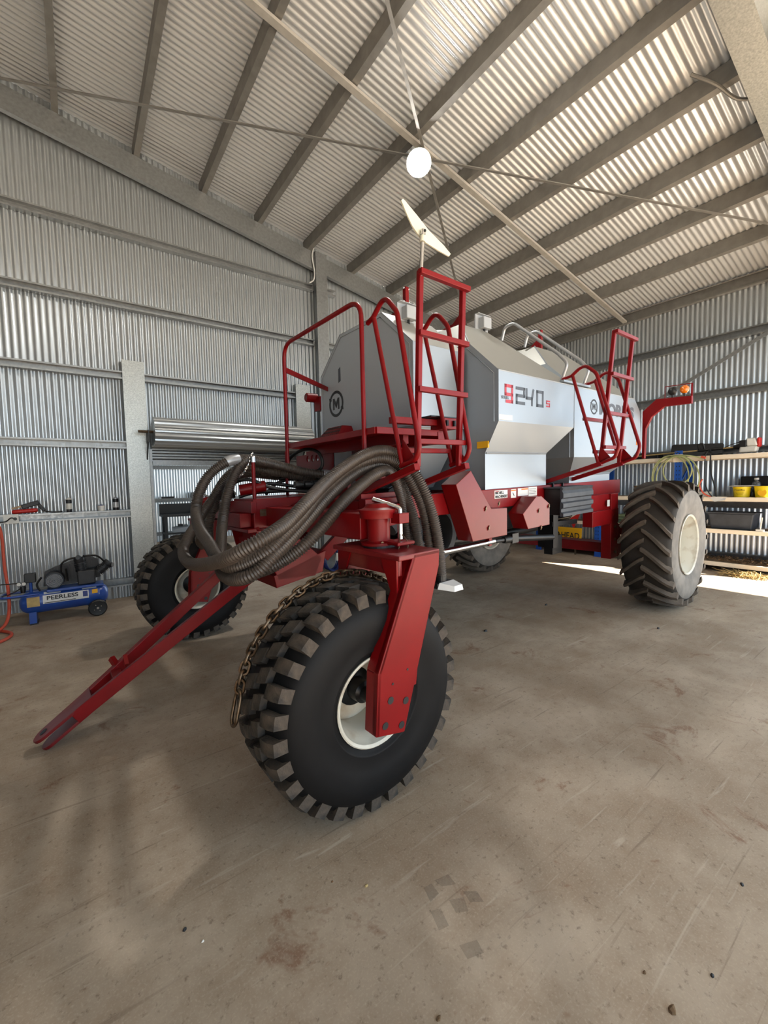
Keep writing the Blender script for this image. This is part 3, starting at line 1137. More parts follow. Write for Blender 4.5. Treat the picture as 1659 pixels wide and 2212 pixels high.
def tread_block(a0, a1, y0, y1, r0, top, skew=0.0, na=3, ny=3, draft=0.12):
    """block on the tread; top(y) gives the outer radius; skew shifts angle with y"""
    mb = MB()
    lo, hi = [], []
    for i in range(na + 1):
        l1, l2 = [], []
        for j in range(ny + 1):
            fa, fy = i / na, j / ny
            y = y0 + (y1 - y0) * fy
            a = a0 + (a1 - a0) * fa + skew * fy
            l1.append(cyl(a, y, r0(y)))
            ca, cy = (a0 + a1) / 2 + skew * fy, (y0 + y1) / 2
            l2.append(cyl(ca + (a - ca) * (1 - draft), cy + (y - cy) * (1 - draft * 0.6), top(y)))
        lo.append(l1)
        hi.append(l2)
    n = len(mb.v)
    mb.grid(hi)
    rim_lo = [lo[i][0] for i in range(na + 1)] + [lo[na][j] for j in range(1, ny + 1)] + [lo[i][ny] for i in range(na - 1, -1, -1)] + [lo[0][j] for j in range(ny - 1, 0, -1)]
    rim_hi = [hi[i][0] for i in range(na + 1)] + [hi[na][j] for j in range(1, ny + 1)] + [hi[i][ny] for i in range(na - 1, -1, -1)] + [hi[0][j] for j in range(ny - 1, 0, -1)]
    mb.grid([rim_lo + [rim_lo[0]], rim_hi + [rim_hi[0]]])
    return mb


RF = 0.556
front_prof = [(-0.19, 0.222), (-0.203, 0.25), (-0.209, 0.253), (-0.212, 0.262), (-0.209, 0.27), (-0.228, 0.33), (-0.236, 0.40), (-0.226, 0.46), (-0.19, 0.505), (-0.10, 0.524), (0, 0.527),
              (0.10, 0.524), (0.19, 0.505), (0.226, 0.46), (0.236, 0.40), (0.228, 0.33), (0.205, 0.26), (0.19, 0.222), (0.16, 0.215), (-0.16, 0.215)]
NF = 30
f_low = lambda y: 0.515 if abs(y) < 0.15 else 0.515 - (abs(y) - 0.15) * 0.6
f_top = lambda y: 0.556 - 0.40 * max(0, abs(y) - 0.08) ** 2 if abs(y) < 0.19 else 0.5512 - (abs(y) - 0.19) * 0.6
da = 2 * PI / NF
front_lugs = []
for (y0, y1, ph, wdt, sk) in ((0.006, 0.092, 0.0, 0.66, 0.25), (-0.092, -0.006, 0.5, 0.66, 0.25), (0.104, 0.212, 0.42, 0.60, 0.12), (-0.212, -0.104, 0.92, 0.60, 0.12)):
    b = tread_block(ph * da, (ph + wdt) * da, y0, y1, f_low, f_top, sk * da)
    front_lugs.append(b.mesh('tread_block', 40))
for me in front_lugs:
    me.materials.append(M['lug'])
mbc = revolve(front_prof)
front_tyre_me = mbc.mesh('tyre', 50)
front_tyre_me.materials.append(M['rubber'])
rim_prof = [(-0.20, 0.228), (-0.205, 0.222), (-0.195, 0.21), (-0.15, 0.205), (-0.12, 0.185), (0.02, 0.18), (0.08, 0.19), (0.15, 0.205), (0.195, 0.21), (0.205, 0.222), (0.20, 0.228), (0.17, 0.224), (-0.17, 0.224)]
front_rim_me = revolve(rim_prof, 56).mesh('rim', 40)
front_rim_me.materials.append(M['rim'])
disc = MB()
disc.lathe([(0.03, 0.185), (0.045, 0.185), (0.05, 0.10), (0.03, 0.10)], (0, 0, 0), (0, 1, 0), 40, closed=True)
front_disc_me = disc.mesh('wheel_disc', 40)
front_disc_me.materials.append(M['rim'])
hubm = MB()
hubm.lathe([(-0.22, 0.032), (-0.10, 0.036), (-0.09, 0.055), (-0.02, 0.06), (0.0, 0.10), (0.10, 0.10), (0.11, 0.05), (0.22, 0.036)], (0, 0, 0), (0, 1, 0), 24)
front_hub_me = hubm.mesh('hub', 40)
front_hub_me.materials.append(M['blackmetal'])
for (s, w, ang, lab) in ((0.025, -1.55, 0.02, 'near front tyre with chunky block tread'), (0.05, 1.548, 0.9, 'far front tyre with chunky block tread')):
    ty = link('tyre', front_tyre_me, None, cart, (s, w, RF - 0.004))
    ty['label'] = lab
    ty.rotation_euler = (0, 0, R(-1.0))
    for row, me in enumerate(front_lugs):
        for k in range(NF):
            link('tread_block', me, None, ty, None, (0, -(k + ang) * da, 0))
    link('rim', front_rim_me, None, ty)
    link('wheel_disc', front_disc_me, None, ty)
    link('hub', front_hub_me, None, ty)

# caster forks
for sg in (-1, 1):
    wc = 1.55 * sg
    lean = lambda z: 0.02 + (z - 0.43) * 0.33
    prev = None
    for side in (-1, 1):
        wo = wc + side * 0.29
        wi = wc + side * 0.255
        a, b = min(wo, wi), max(wo, wi)
        poly = [(-0.06, 0.44), (0.115, 0.395), (0.37, 1.17), (0.375, 1.255), (0.195, 1.255), (-0.04, 0.73)]
        mb = MB()
        mb.prism([(p, a, q) for p, q in poly], [(p, b, q) for p, q in poly])
        # folded edge
        e = [(-0.06, 0.44), (-0.04, 0.73), (0.195, 1.255)]
        ain, bin_ = (a, a - side * 0.0) if side < 0 else (b, b)
        t0, t1 = (a, a + 0.09) if side < 0 else (b - 0.09, b)
        for (p, q), (p2, q2) in zip(e, e[1:]):
            mb.hexa([(p, t0, q), (p, t1, q), (p2, t1, q2), (p2, t0, q2)],
                    [(p + 0.022, t0, q - 0.006), (p + 0.022, t1, q - 0.006), (p2 + 0.022, t1, q2 - 0.006), (p2 + 0.022, t0, q2 - 0.006)])
        leg = C('fork_leg', mb, 'red', bevel=0.005)
        face = wo + side * 0.001
        mb = MB()
        for (p, q, r_) in ((0.03, 0.585, 0.018), (0.125, 0.55, 0.018), (-0.005, 0.475, 0.018), (0.095, 0.44, 0.018), (0.045, 0.66, 0.006), (0.14, 0.70, 0.006)):
            mb.lathe([(0, r_), (0.0015, r_)], (p, face, q), (0, side, 0), 14)
        C('bolt_hole', mb, 'ink', leg, split=True)
        mb = MB()
        mb.prism([(0.145, a + 0.01, 0.60), (0.205, a + 0.01, 0.60), (0.215, a + 0.01, 0.67), (0.165, a + 0.01, 0.69)],
                 [(0.145, b - 0.01, 0.60), (0.205, b - 0.01, 0.60), (0.215, b - 0.01, 0.67), (0.165, b - 0.01, 0.69)])
        C('stop_tab', mb, 'red', leg)
    mb = MB()
    mb.box(0.10, 0.375, wc - 0.29, wc + 0.29, 1.232, 1.258)
    mb.box(0.125, 0.15, wc - 0.255, wc + 0.255, 1.15, 1.235)
    mb.box(0.33, 0.37, wc - 0.255, wc + 0.255, 1.15, 1.235)
    C('fork_bridge', mb, 'red_dusty', bevel=0.005)
    mb = MB()
    for side in (-1, 1):
        mb.prism([(0.112, wc + side * 0.255, 1.235), (0.112, wc + side * 0.13, 1.235), (0.112, wc + side * 0.255, 0.98)],
                 [(0.122, wc + side * 0.255, 1.235), (0.122, wc + side * 0.13, 1.235), (0.122, wc + side * 0.255, 0.98)])
    C('gusset', mb, 'red', split=True)
    ps, pw = 0.235, wc + 0.03 * -sg
    mb = MB()
    mb.lathe([(1.27, 0.098), (1.283, 0.098), (1.287, 0.068), (1.293, 0.062), (1.41, 0.062), (1.415, 0.10), (1.44, 0.102), (1.445, 0.104), (1.462, 0.106), (1.472, 0.078), (1.492, 0.062), (1.497, 0.0)], (ps, pw, 0), (0, 0, 1), 28)
    piv = C('pivot_post', mb, 'red', smooth=30)
    mb = MB()
    mb.lathe([(1.257, 0.092), (1.272, 0.092)], (ps, pw, 0), (0, 0, 1), 24)
    C('pivot_washer', mb, 'black', piv)
    mb = MB()
    mb.box(ps - 0.02, ps + 0.10, pw - 0.18, pw - 0.05, 1.275, 1.292)
    mb.box(ps + 0.02, ps + 0.09, pw - 0.15, pw - 0.08, 1.385, 1.44)
    C('lock_lug', mb, 'red', piv, bevel=0.004, split=True)
    mb = MB()
    mb.tube(fillet([(ps - 0.02, pw + 0.02, 1.515), (ps + 0.055, pw - 0.115, 1.465), (ps + 0.055, pw - 0.115, 1.30)], 0.02), 0.014, 10)
    C('lock_pin', mb, 'chrome', piv, smooth=40)
    mb = MB()
    mb.tube(spline([(ps + 0.05, pw - 0.12, 1.33), (ps + 0.01, pw - 0.16, 1.28), (ps + 0.0, pw - 0.15, 1.23)], 5), 0.003, 5)
    mb.tube(spline([(ps + 0.055, pw - 0.12, 1.33), (ps + 0.06, pw - 0.17, 1.28), (ps + 0.03, pw - 0.17, 1.20)], 5), 0.003, 5)
    C('wire_clip', mb, 'steel', piv, split=True)
    mb = MB()
    mb.lathe([(0.0, 0.008), (0.012, 0.008)], (ps - 0.03, pw - 0.062, 1.285), (-0.4, -1, 0), 8)
    C('grease_nipple', mb, 'steel', piv)

# rear tyres
RR = 0.79
rear_prof = [(-0.24, 0.366), (-0.262, 0.42), (-0.275, 0.50), (-0.278, 0.58), (-0.268, 0.66), (-0.235, 0.715), (-0.12, 0.738), (0, 0.743),
             (0.12, 0.738), (0.235, 0.715), (0.268, 0.66), (0.278, 0.58), (0.275, 0.50), (0.262, 0.42), (0.24, 0.366), (0.20, 0.355), (-0.20, 0.355)]
r_low = lambda y: 0.728 - max(0, abs(y) - 0.2) * 0.75
r_top = lambda y: 0.79 - 0.35 * y * y - max(0, abs(y) - 0.22) * 0.35
NR = 22
dr = 2 * PI / NR
rear_tyre_me = revolve(rear_prof).mesh('tyre', 50)
rear_tyre_me.materials.append(M['rubber_old'])
rear_tyre_me.materials.append(M['sidewall_old'])
for p_ in rear_tyre_me.polygons:
    if math.hypot(p_.center.x, p_.center.z) < 0.685:
        p_.material_index = 1


def bar_lug(sg):
    mb = MB()
    n = 7
    lo0, lo1, hi0, hi1 = [], [], [], []
    for i in range(n + 1):
        f = i / n
        y = sg * (-0.012 + 0.288 * f)
        a = 0.34 * (f ** 1.25)
        wdt = 0.060 + 0.012 * f
        lo0.append(cyl(a - wdt * 0.62, y, r_low(y)))
        lo1.append(cyl(a + wdt * 0.62, y, r_low(y)))
        hi0.append(cyl(a - wdt * 0.40, y, r_top(y)))
        hi1.append(cyl(a + wdt * 0.40, y, r_top(y)))
    mb.grid([lo0, hi0, hi1, lo1])
    mb.add([lo0[0], hi0[0], hi1[0], lo1[0]], [(0, 1, 2, 3)])
    mb.add([lo0[-1], hi0[-1], hi1[-1], lo1[-1]], [(3, 2, 1, 0)])
    return mb


rear_lugs = []
for sg in (-1, 1):
    me = bar_lug(sg).mesh('bar_lug', 35)
    me.materials.append(M['lug_old'])
    rear_lugs.append(me)
rim_prof_r = [(-0.262, 0.372), (-0.268, 0.364), (-0.255, 0.348), (-0.20, 0.338), (-0.17, 0.315), (-0.03, 0.305), (0.05, 0.305), (0.17, 0.315), (0.20, 0.338), (0.255, 0.348), (0.268, 0.364), (0.262, 0.372), (0.22, 0.36), (-0.22, 0.36)]
rear_rim_me = revolve(rim_prof_r, 64).mesh('rim', 40)
rear_rim_me.materials.append(M['rim'])
d2 = MB()
d2.lathe([(-0.015, 0.308), (0.015, 0.308), (0.03, 0.20), (0.02, 0.0), (0.0, 0.0), (0.01, 0.2)], (0, 0, 0), (0, 1, 0), 48, closed=True)
rear_disc_me = d2.mesh('wheel_disc', 40)
rear_disc_me.materials.append(M['rim'])
for (w, ang, lab) in ((-1.461, 0.0, 'near rear tractor tyre with angled bar lugs'), (1.461, 0.35, 'far rear tractor tyre with angled bar lugs')):
    ty = link('tyre', rear_tyre_me, None, cart, (4.916, w, RR - 0.002))
    ty['label'] = lab
    for sg, me in zip((0, 1), rear_lugs):
        for k in range(NR):
            link('bar_lug', me, None, ty, None, (0, -(k + ang + 0.5 * sg) * dr, 0))
    link('rim', rear_rim_me, None, ty)
    o = link('wheel_disc', rear_disc_me, None, ty)
    o.location = (0, 0.06 if w < 0 else -0.06, 0)
    mb = MB()
    mb.lathe([(-0.12, 0.07), (-0.06, 0.10), (0.0, 0.14)], (0, 0.0, 0), (0, 1, 0), 24)
    mb.build('hub', M['rim'], ty, smooth=40, loc=(0, 0.08 if w < 0 else -0.08, 0))

# rear axle frame
mb = MB()
mb.box(4.52, 4.72, -1.05, 1.05, 0.53, 0.66)
C('axle_beam', mb, 'red', bevel=0.006)
for sg in (-1, 1):
    a, b = sorted((sg * 0.94, sg * 1.06))
    mb = MB()
    mb.box(4.30, 4.50, a, b, 0.50, 1.32)
    mb.box(4.50, 4.58, a, b, 0.50, 0.92)
    C('axle_post', mb, 'red', bevel=0.006)
    mb = MB()
    mb.box(3.80, 4.52, a, b, 0.95, 1.13)
    C('axle_arm', mb, 'red', bevel=0.006)
    mb = MB()
    poly = [(3.72, 1.32), (4.30, 1.32), (4.30, 1.13), (3.84, 1.13)]
    mb.prism([(p, a + 0.03, q) for p, q in poly], [(p, b - 0.03, q) for p, q in poly])
    C('gusset', mb, 'red', split=True)
    mb = MB()
    mb.beam((4.5, sg * 1.0, 0.88), (4.9, sg * 1.10, 0.72), 0.10, 0.12)
    mb.lathe([(0, 0.09), (0.28, 0.075)], (4.916, sg * 0.98, 0.668), (0, sg, 0), 20)
    C('stub_axle', mb, 'red', smooth=40)
    mb = MB()
    for q in (0.58, 0.74, 0.90):
        mb.lathe([(0, 0.016), (0.02, 0.016)], (4.40, sg * 1.06, q), (0, sg, 0), 6)
    C('bolt', mb, 'steel', split=True)
mb = MB()
mb.box(4.18, 4.245, -1.0635, -1.0605, 1.17, 1.25)
C('sticker', mb, 'decal')

# guards along the near side
def guard(poly, w0, w1):
    mb = MB()
    mb.prism([(p, w0, q) for p, q in poly], [(p, w1, q) for p, q in poly])
    o = C('drive_guard', mb, 'red_gloss', bevel=0.004)
    mb = MB()
    cs = sum(p for p, q in poly) / len(poly)
    cz = sum(q for p, q in poly) / len(poly)
    for fx, fz in ((0.0, 0.0), (0.45, 0.1), (0.1, -0.55)):
        mb.lathe([(0, 0.010), (0.012, 0.010)], (cs + fx * 0.4, w0, cz + fz * 0.3), (0, -1, 0), 6)
        mb.beam((cs + fx * 0.4 - 0.008, w0 - 0.006, cz + fz * 0.3 - 0.02), (cs + fx * 0.4 + 0.01, w0 - 0.006, cz + fz * 0.3 + 0.02), 0.006, 0.008)
    C('latch', mb, 'steel', o, split=True)
    return o


guard([(1.48, 1.66), (1.30, 1.555), (1.50, 1.085), (1.97, 1.085), (1.97, 1.325), (1.745, 1.335)], -1.15, -0.99)
guard([(2.435, 1.395), (2.215, 1.25), (2.30, 1.10), (2.68, 1.105), (2.68, 1.31), (2.53, 1.395)], -1.15, -0.99)
mb = MB()
mb.lathe([(0, 0.016), (0.012, 0.016)], (2.10, -0.98, 1.29), (0, -1, 0), 12)
C('reflector', mb, 'amber')
# toolbox with ribbed lid
mb = MB()
mb.box(2.86, 3.46, -1.17, -0.99, 1.18, 1.45)
tb = C('toolbox', mb, 'black', bevel=0.006)
mb = MB()
rows = [[], []]
zz = [1.17, 1.20, 1.215, 1.245, 1.26, 1.30, 1.315, 1.345, 1.36, 1.40, 1.43, 1.455]
dd = [0, 0, 0.022, 0.022, 0, 0, 0.022, 0.022, 0, 0, 0.015, 0.0]
for z, d in zip(zz, dd):
    rows[0].append((2.84, -1.205 + d, z))
    rows[1].append((3.49, -1.205 + d, z))
mb.grid(rows)
mb.add([r for r in rows[0]] + [(2.84, -1.17, 1.455), (2.84, -1.17, 1.17)], [tuple(range(14))])
mb.add([r for r in rows[1]] + [(3.49, -1.17, 1.455), (3.49, -1.17, 1.17)], [tuple(range(14))[::-1]])
mb.box(2.84, 3.49, -1.19, -0.99, 1.452, 1.462)
C('ribbed_lid', mb, 'darkgrey', tb)
mb = MB()
for s in (3.02, 3.22):
    mb.box(s, s + 0.015, -1.0, -0.97, 1.40, 1.50)
C('strap', mb, 'ink', tb, split=True)
# drive shaft below the guards
mb = MB()
mb.tube([(0.98, -1.02, 1.015), (1.95, -1.02, 1.02)], 0.026, 14)
C('drive_shaft', mb, 'chrome', smooth=40)
mb = MB()
mb.tube([(1.90, -1.02, 1.02), (2.2, -1.02, 1.01)], 0.019, 12)
mb.tube([(2.10, -1.02, 1.012), (2.13, -1.02, 1.012), (2.19, -1.02, 1.01), (2.22, -1.02, 1.01)], [0.03, 0.036, 0.036, 0.028], 12)
mb.box(2.20, 2.30, -1.05, -0.98, 0.97, 1.06)
mb.tube([(2.30, -1.02, 1.005), (3.0, -1.0, 0.93)], 0.03, 12)
C('shaft_joint', mb, 'black', smooth=40)
mb = MB()
mb.box(1.86, 1.90, -1.04, -1.0, 0.99, 1.12)
C('shaft_hanger', mb, 'red')
# metering gear and fan under the tanks
mb = MB()
mb.box(2.0, 2.85, -0.62, 0.62, 1.02, 1.40)
mb.box(3.45, 4.2, -0.62, 0.62, 1.02, 1.40)
mb.box(1.42, 1.75, -0.45, 0.45, 1.10, 1.50)
C('metering_box', mb, 'blackmetal', bevel=0.01, split=True)
mb = MB()
mb.lathe([(-0.10, 0.20), (-0.09, 0.27), (0.09, 0.27), (0.10, 0.20), (0.08, 0.19), (-0.08, 0.19)], (1.62, -0.55, 1.10), (0, 1, 0), 32, closed=True)
mb.tube(spline([(1.62, -0.55, 1.36), (1.3, -0.55, 1.34), (1.1, -0.55, 1.2)], 5), 0.09, 14)
C('fan_housing', mb, 'darkgrey', smooth=35)
for w0 in (-0.5, -0.17, 0.17, 0.5):
    mb = MB()
    mb.tube(spline([(1.35, w0, 1.02), (2.4, w0, 0.95), (3.6, w0, 0.95), (4.3, w0, 1.0)], 4), 0.045, 10)
    C('air_tube', mb, 'black', smooth=40)
mb = MB()
mb.box(3.06, 3.16, -0.98, -0.80, 0.80, 1.20)
mb.beam((3.05, -0.95, 1.06), (3.6, -0.95, 1.04), 0.05, 0.05)
mb.box(3.10, 3.30, -0.95, -0.85, 0.72, 0.92)
C('valve_block', mb, 'blackmetal', split=True)
mb = MB()
mb.box(2.86, 2.96, -0.93, -0.82, 1.50, 1.62)
sb = C('junction_box', mb, 'red')
mb = MB()
mb.box(2.845, 2.94, -0.96, -0.93, 1.515, 1.60)
C('connector_block', mb, 'black', sb)
mb = MB()
for r_ in range(3):
    for c in range(5):
        mb.box(2.853 + c * 0.017, 2.863 + c * 0.017, -0.963, -0.96, 1.525 + r_ * 0.025, 1.542 + r_ * 0.025)
C('connector_pins', mb, 'greybox', sb, stuff=True)

# ------------------------------------------------------------------ front platform, rails, ladders
mb = MB()
mb.box(0.56, 1.25, -1.10, 0.22, 1.955, 1.97)
mb.box(0.55, 0.575, -1.10, 0.22, 1.925, 1.97)
mb.box(0.56, 1.16, -1.115, -1.09, 1.925, 1.97)
mb.box(0.56, 1.25, 0.20, 0.22, 1.925, 1.97)
C('platform', mb, 'red', bevel=0.003)
mb = MB()
mb.box(0.85, 0.90, -1.05, 0.2, 1.87, 1.955)
mb.box(1.14, 1.22, -1.12, 0.9, 1.87, 1.955)
C('platform_bearer', mb, 'red', split=True)
mb = MB()       # grip step against the tank
P0 = [(0.98, 0.52, 1.975), (0.98, 0.06, 1.975), (1.25, 0.06, 1.975), (1.25, 0.52, 1.975)]
P1 = [(1.14, 0.42, 2.16), (1.14, 0.16, 2.16), (1.25, 0.16, 2.16), (1.25, 0.42, 2.16)]
mb.hexa(P0, P1)
stp = C('grip_step', mb, 'red')
mb = MB()
for i in range(9):
    for j in range(5):
        f, g = (j + 0.5) / 5, (i + 0.5 + 0.5 * (j % 2)) / 9.5
        wl, wr = 0.52 - 0.10 * f, 0.06 + 0.10 * f
        w_ = wl + (wr - wl) * g
        s_ = 0.98 + 0.16 * f
        z_ = 1.975 + 0.185 * f
        mb.lathe([(0, 0.012), (0.004, 0.010)], (s_ - 0.001, w_, z_), (-0.76, 0, 0.65), 6)
C('grip_holes', mb, 'ink', stp, stuff=True)
mb = MB()      # latch bracket at the platform end
mb.box(0.70, 1.20, -1.13, -1.07, 2.00, 2.045)
mb.box(1.12, 1.26, -1.20, -1.06, 1.97, 2.05)
C('latch_channel', mb, 'red', bevel=0.003)
mb = MB()
mb.box(0.98, 1.28, -1.205, -1.04, 2.05, 2.058)
for (s, w) in ((1.14, -1.21), (1.22, -1.21), (1.27, -1.14)):
    mb.lathe([(-0.02, 0.012), (0.02, 0.012)], (s, w, 2.01), (0, 0, 1), 8)
C('latch_hardware', mb, 'blackmetal', split=True)

TR = 0.0165
# tall hand rail across the platform front
mb = MB()
mb.tube(fillet([(0.545, 0.165, 1.72), (0.545, 0.165, 2.83), (0.545, -0.99, 2.83), (0.545, -0.99, 1.80)], 0.14, 7), TR, 10)
C('hand_rail', mb, 'red', smooth=45)
mb = MB()
mb.beam((0.545, 0.165, 2.62), (1.26, 0.60, 2.60), 0.012, 0.045)
C('rail_strap', mb, 'red')
mb = MB()
mb.tube([(0.545, 0.19, 1.50), (0.545, 0.19, 1.9)], 0.014, 8)
C('platform_prop', mb, 'red', smooth=45)


def ladder(s1, s2, loop, inner, arm, rail_w, rail_z, rungs, steps):
    for s in (s1, s2):
        mb = MB()
        pts = [(s, w, z) for w, z in loop]
        mb.tube(pts, TR, 10)
        mb.tube([(s, inner[0][0], inner[0][1]), (s, inner[1][0], inner[1][1])], TR * 0.95, 10)
        C('ladder_hand_rail', mb, 'red', smooth=45)
        mb = MB()
        mb.beam((s, arm[0][0], arm[0][1]), (s, arm[1][0], arm[1][1]), 0.045, 0.04)
        C('ladder_arm', mb, 'red')
        mb = MB()
        g = loop[-1]
        tri = [(g[0] + 0.02, g[1] + 0.005), (g[0] - 0.13, g[1] + 0.03), (g[0] - 0.01, g[1] + 0.17)]
        mb.prism([(s + 0.012, a, b) for a, b in tri], [(s + 0.018, a, b) for a, b in tri])
        C('ladder_gusset', mb, 'red')
    ra, rb = s1 + 0.05, s2 - 0.03
    for s in (ra, rb):
        mb = MB()
        mb.beam((s, rail_w[0], rail_z[0]), (s, rail_w[1], rail_z[1]), 0.034, 0.034, (1, 0, 0))
        C('ladder_rail', mb, 'red', bevel=0.006)
    for z in rungs:
        f = (z - rail_z[0]) / (rail_z[1] - rail_z[0])
        w = rail_w[0] + (rail_w[1] - rail_w[0]) * f
        mb = MB()
        mb.box(ra - 0.03, rb + 0.03, w - 0.045, w - 0.012, z - 0.016, z + 0.016)
        C('ladder_rung', mb, 'red', bevel=0.003)
    for (w, z) in steps:
        mb = MB()
        mb.box(s1, s2, w - 0.02, w + 0.02, z - 0.016, z + 0.016)
        C('ladder_step', mb, 'red', bevel=0.003)


loopF = [(v.y, v.z) for v in fillet([(0, -0.985, 2.68), (0, -1.05, 2.70), (0, -1.17, 2.80), (0, -1.29, 2.66), (0, -1.475, 1.80), (0, -1.44, 1.735), (0, -1.30, 1.70)], [0, 0.05, 0.10, 0.12, 0.09, 0.06, 0], 6)]
ladder(0.60, 1.07, loopF, ((-1.055, 2.70), (-1.315, 1.705)), ((-0.86, 1.53), (-1.45, 1.69)), (-1.40, -1.45), (1.69, 2.86), (2.84, 2.49, 2.16, 1.845), ((-1.285, 1.80),))
loopR = [(v.y, v.z) for v in fillet([(0, -1.10, 2.56), (0, -1.20, 2.575), (0, -1.32, 2.66), (0, -1.44, 2.55), (0, -1.655, 1.84), (0, -1.62, 1.735), (0, -1.47, 1.68)], [0, 0.05, 0.10, 0.12, 0.09, 0.06, 0], 6)]
ladder(3.0, 3.50, loopR, ((-1.205, 2.58), (-1.47, 1.685)), ((-0.90, 1.51), (-1.50, 1.685)), (-1.47, -1.58), (1.69, 2.92), (2.90, 2.52, 2.16, 1.84), ((-1.33, 2.13), (-1.43, 1.80)))

# bent grey grab rails over the tank roof
for s in (3.05, 3.52):
    mb = MB()
    mb.tube(fillet([(s, -1.06, 2.55), (s, -1.13, 2.72), (s, -1.03, 2.84), (s, -0.50, 3.31), (s, -0.38, 3.30), (s, -0.34, 3.16)], [0, 0.08, 0.08, 0.1, 0.08, 0], 6), 0.017, 10)
    C('grab_rail', mb, 'tape', smooth=45)
mb = MB()
mb.box(2.98, 3.56, -1.13, -1.08, 2.53, 2.55)
C('sill_plate', mb, 'tank')

# tall arm with marker lights at the rear
mb = MB()
poly = [(-1.09, 1.75), (-1.09, 2.38), (-1.25, 2.52), (-1.64, 2.50), (-1.64, 2.405), (-1.34, 2.41), (-1.20, 2.30), (-1.13, 2.15), (-1.12, 1.75)]
mb.prism([(5.16, a, b) for a, b in poly], [(5.22, a, b) for a, b in poly])
arm = C('light_arm', mb, 'red', bevel=0.004)
mb = MB()
mb.tube([(5.19, -1.34, 2.50), (5.19, -1.34, 2.665), (5.19, -1.64, 2.655), (5.19, -1.64, 2.50)], 0.006, 6)
mb.box(5.18, 5.19, -1.645, -1.625, 2.50, 2.655)
C('light_guard', mb, 'red', arm)
for (w, mt, nm) in ((-1.425, 'black', 'marker_light'), (-1.555, 'amber', 'marker_light')):
    mb = MB()
    mb.lathe([(-0.045, 0.0), (-0.04, 0.028), (-0.025, 0.045), (-0.005, 0.052), (0.01, 0.052), (0.025, 0.04), (0.035, 0.0)], (5.19, w, 2.595), (1, 0, 0), 24)
    lt = C(nm, mb, mt, arm, smooth=40, label='amber marker light' if mt == 'amber' else 'black marker light')
    mb = MB()
    mb.tube([(5.19, w, 2.50), (5.19, w, 2.55)], 0.012, 8)
    C('light_stem', mb, 'black', arm)

# ------------------------------------------------------------------ hoses
HA = [(0.80, -0.04, 1.68), (0.62, 0.01, 1.71), (0.40, 0.03, 1.77), (0.18, -0.03, 1.81), (0.05, -0.06, 1.82), (-0.08, -0.10, 1.80), (-0.20, -0.06, 1.71), (-0.28, -0.07, 1.59), (-0.33, -0.12, 1.45), (-0.38, -0.37, 1.34), (-0.42, -0.71, 1.27), (-0.44, -0.94, 1.21), (-0.42, -1.09, 1.19), (-0.36, -1.18, 1.22), (-0.28, -1.25, 1.28), (-0.18, -1.25, 1.36), (-0.05, -1.21, 1.45), (0.12, -1.14, 1.57), (0.30, -1.09, 1.67), (0.46, -1.10, 1.74), (0.60, -1.13, 1.76), (0.72, -1.15, 1.71), (0.80, -1.19, 1.58), (0.86, -1.23, 1.41), (0.90, -1.24, 1.22), (0.92, -1.25, 1.03)]
HB = [(0.84, 0.06, 1.66), (0.66, 0.09, 1.67), (0.46, 0.16, 1.71), (0.26, 0.17, 1.75), (0.15, 0.22, 1.76), (0.05, 0.29, 1.70), (-0.05, 0.39, 1.52), (-0.20, 0.31, 1.34), (-0.36, 0.06, 1.22), (-0.42, -0.08, 1.15), (-0.48, -0.48, 1.14), (-0.52, -0.95, 1.20), (-0.50, -1.26, 1.27), (-0.43, -1.37, 1.33), (-0.32, -1.38, 1.38), (-0.20, -1.33, 1.43), (-0.08, -1.29, 1.51), (0.10, -1.19, 1.61), (0.28, -1.15, 1.71), (0.44, -1.13, 1.78), (0.58, -1.14, 1.81), (0.70, -1.15, 1.78), (0.80, -1.20, 1.67), (0.86, -1.25, 1.52), (0.90, -1.29, 1.34), (0.93, -1.31, 1.13), (0.94, -1.32, 0.93)]
HC = [(0.90, 0.19, 1.69), (0.70, 0.16, 1.70), (0.50, 0.24, 1.75), (0.24, 0.08, 1.80), (0.08, -0.07, 1.81), (-0.02, -0.09, 1.72), (-0.10, -0.10, 1.53), (-0.16, -0.16, 1.35), (-0.24, -0.36, 1.23), (-0.36, -0.69, 1.14), (-0.42, -1.01, 1.12), (-0.40, -1.18, 1.14), (-0.34, -1.24, 1.18), (-0.26, -1.26, 1.25), (-0.15, -1.23, 1.32), (-0.02, -1.19, 1.41), (0.14, -1.14, 1.52), (0.32, -1.10, 1.63), (0.48, -1.09, 1.70), (0.62, -1.10, 1.72), (0.74, -1.10, 1.67), (0.82, -1.09, 1.52), (0.88, -1.11, 1.34), (0.92, -1.11, 1.16), (0.94, -1.12, 1.00)]
HD = [(0.94, 0.29, 1.66), (0.75, 0.25, 1.66), (0.55, 0.35, 1.68), (0.34, 0.37, 1.71), (0.20, 0.37, 1.71), (0.08, 0.39, 1.63), (0.00, 0.46, 1.50), (-0.06, 0.46, 1.34), (-0.10, 0.39, 1.18), (-0.18, 0.03, 1.09), (-0.26, -0.53, 1.08), (-0.28, -0.94, 1.11), (-0.24, -1.10, 1.15), (-0.16, -1.17, 1.20), (-0.07, -1.23, 1.27), (0.05, -1.24, 1.37), (0.18, -1.23, 1.48), (0.34, -1.20, 1.58), (0.50, -1.18, 1.66), (0.64, -1.13, 1.67), (0.74, -1.11, 1.57), (0.84, -1.06, 1.40), (0.90, -1.03, 1.21), (0.94, -1.02, 1.02)]


def ribbed(pts, r, pitch=0.015):
    P = resample(spline(pts, 8), pitch / 4)
    pat = (0.0, 0.0, -0.0075, -0.0075)
    rs = [r + pat[i % 4] for i in range(len(P))]
    mb = MB()
    mb.tube(P, rs, 12)
    return mb


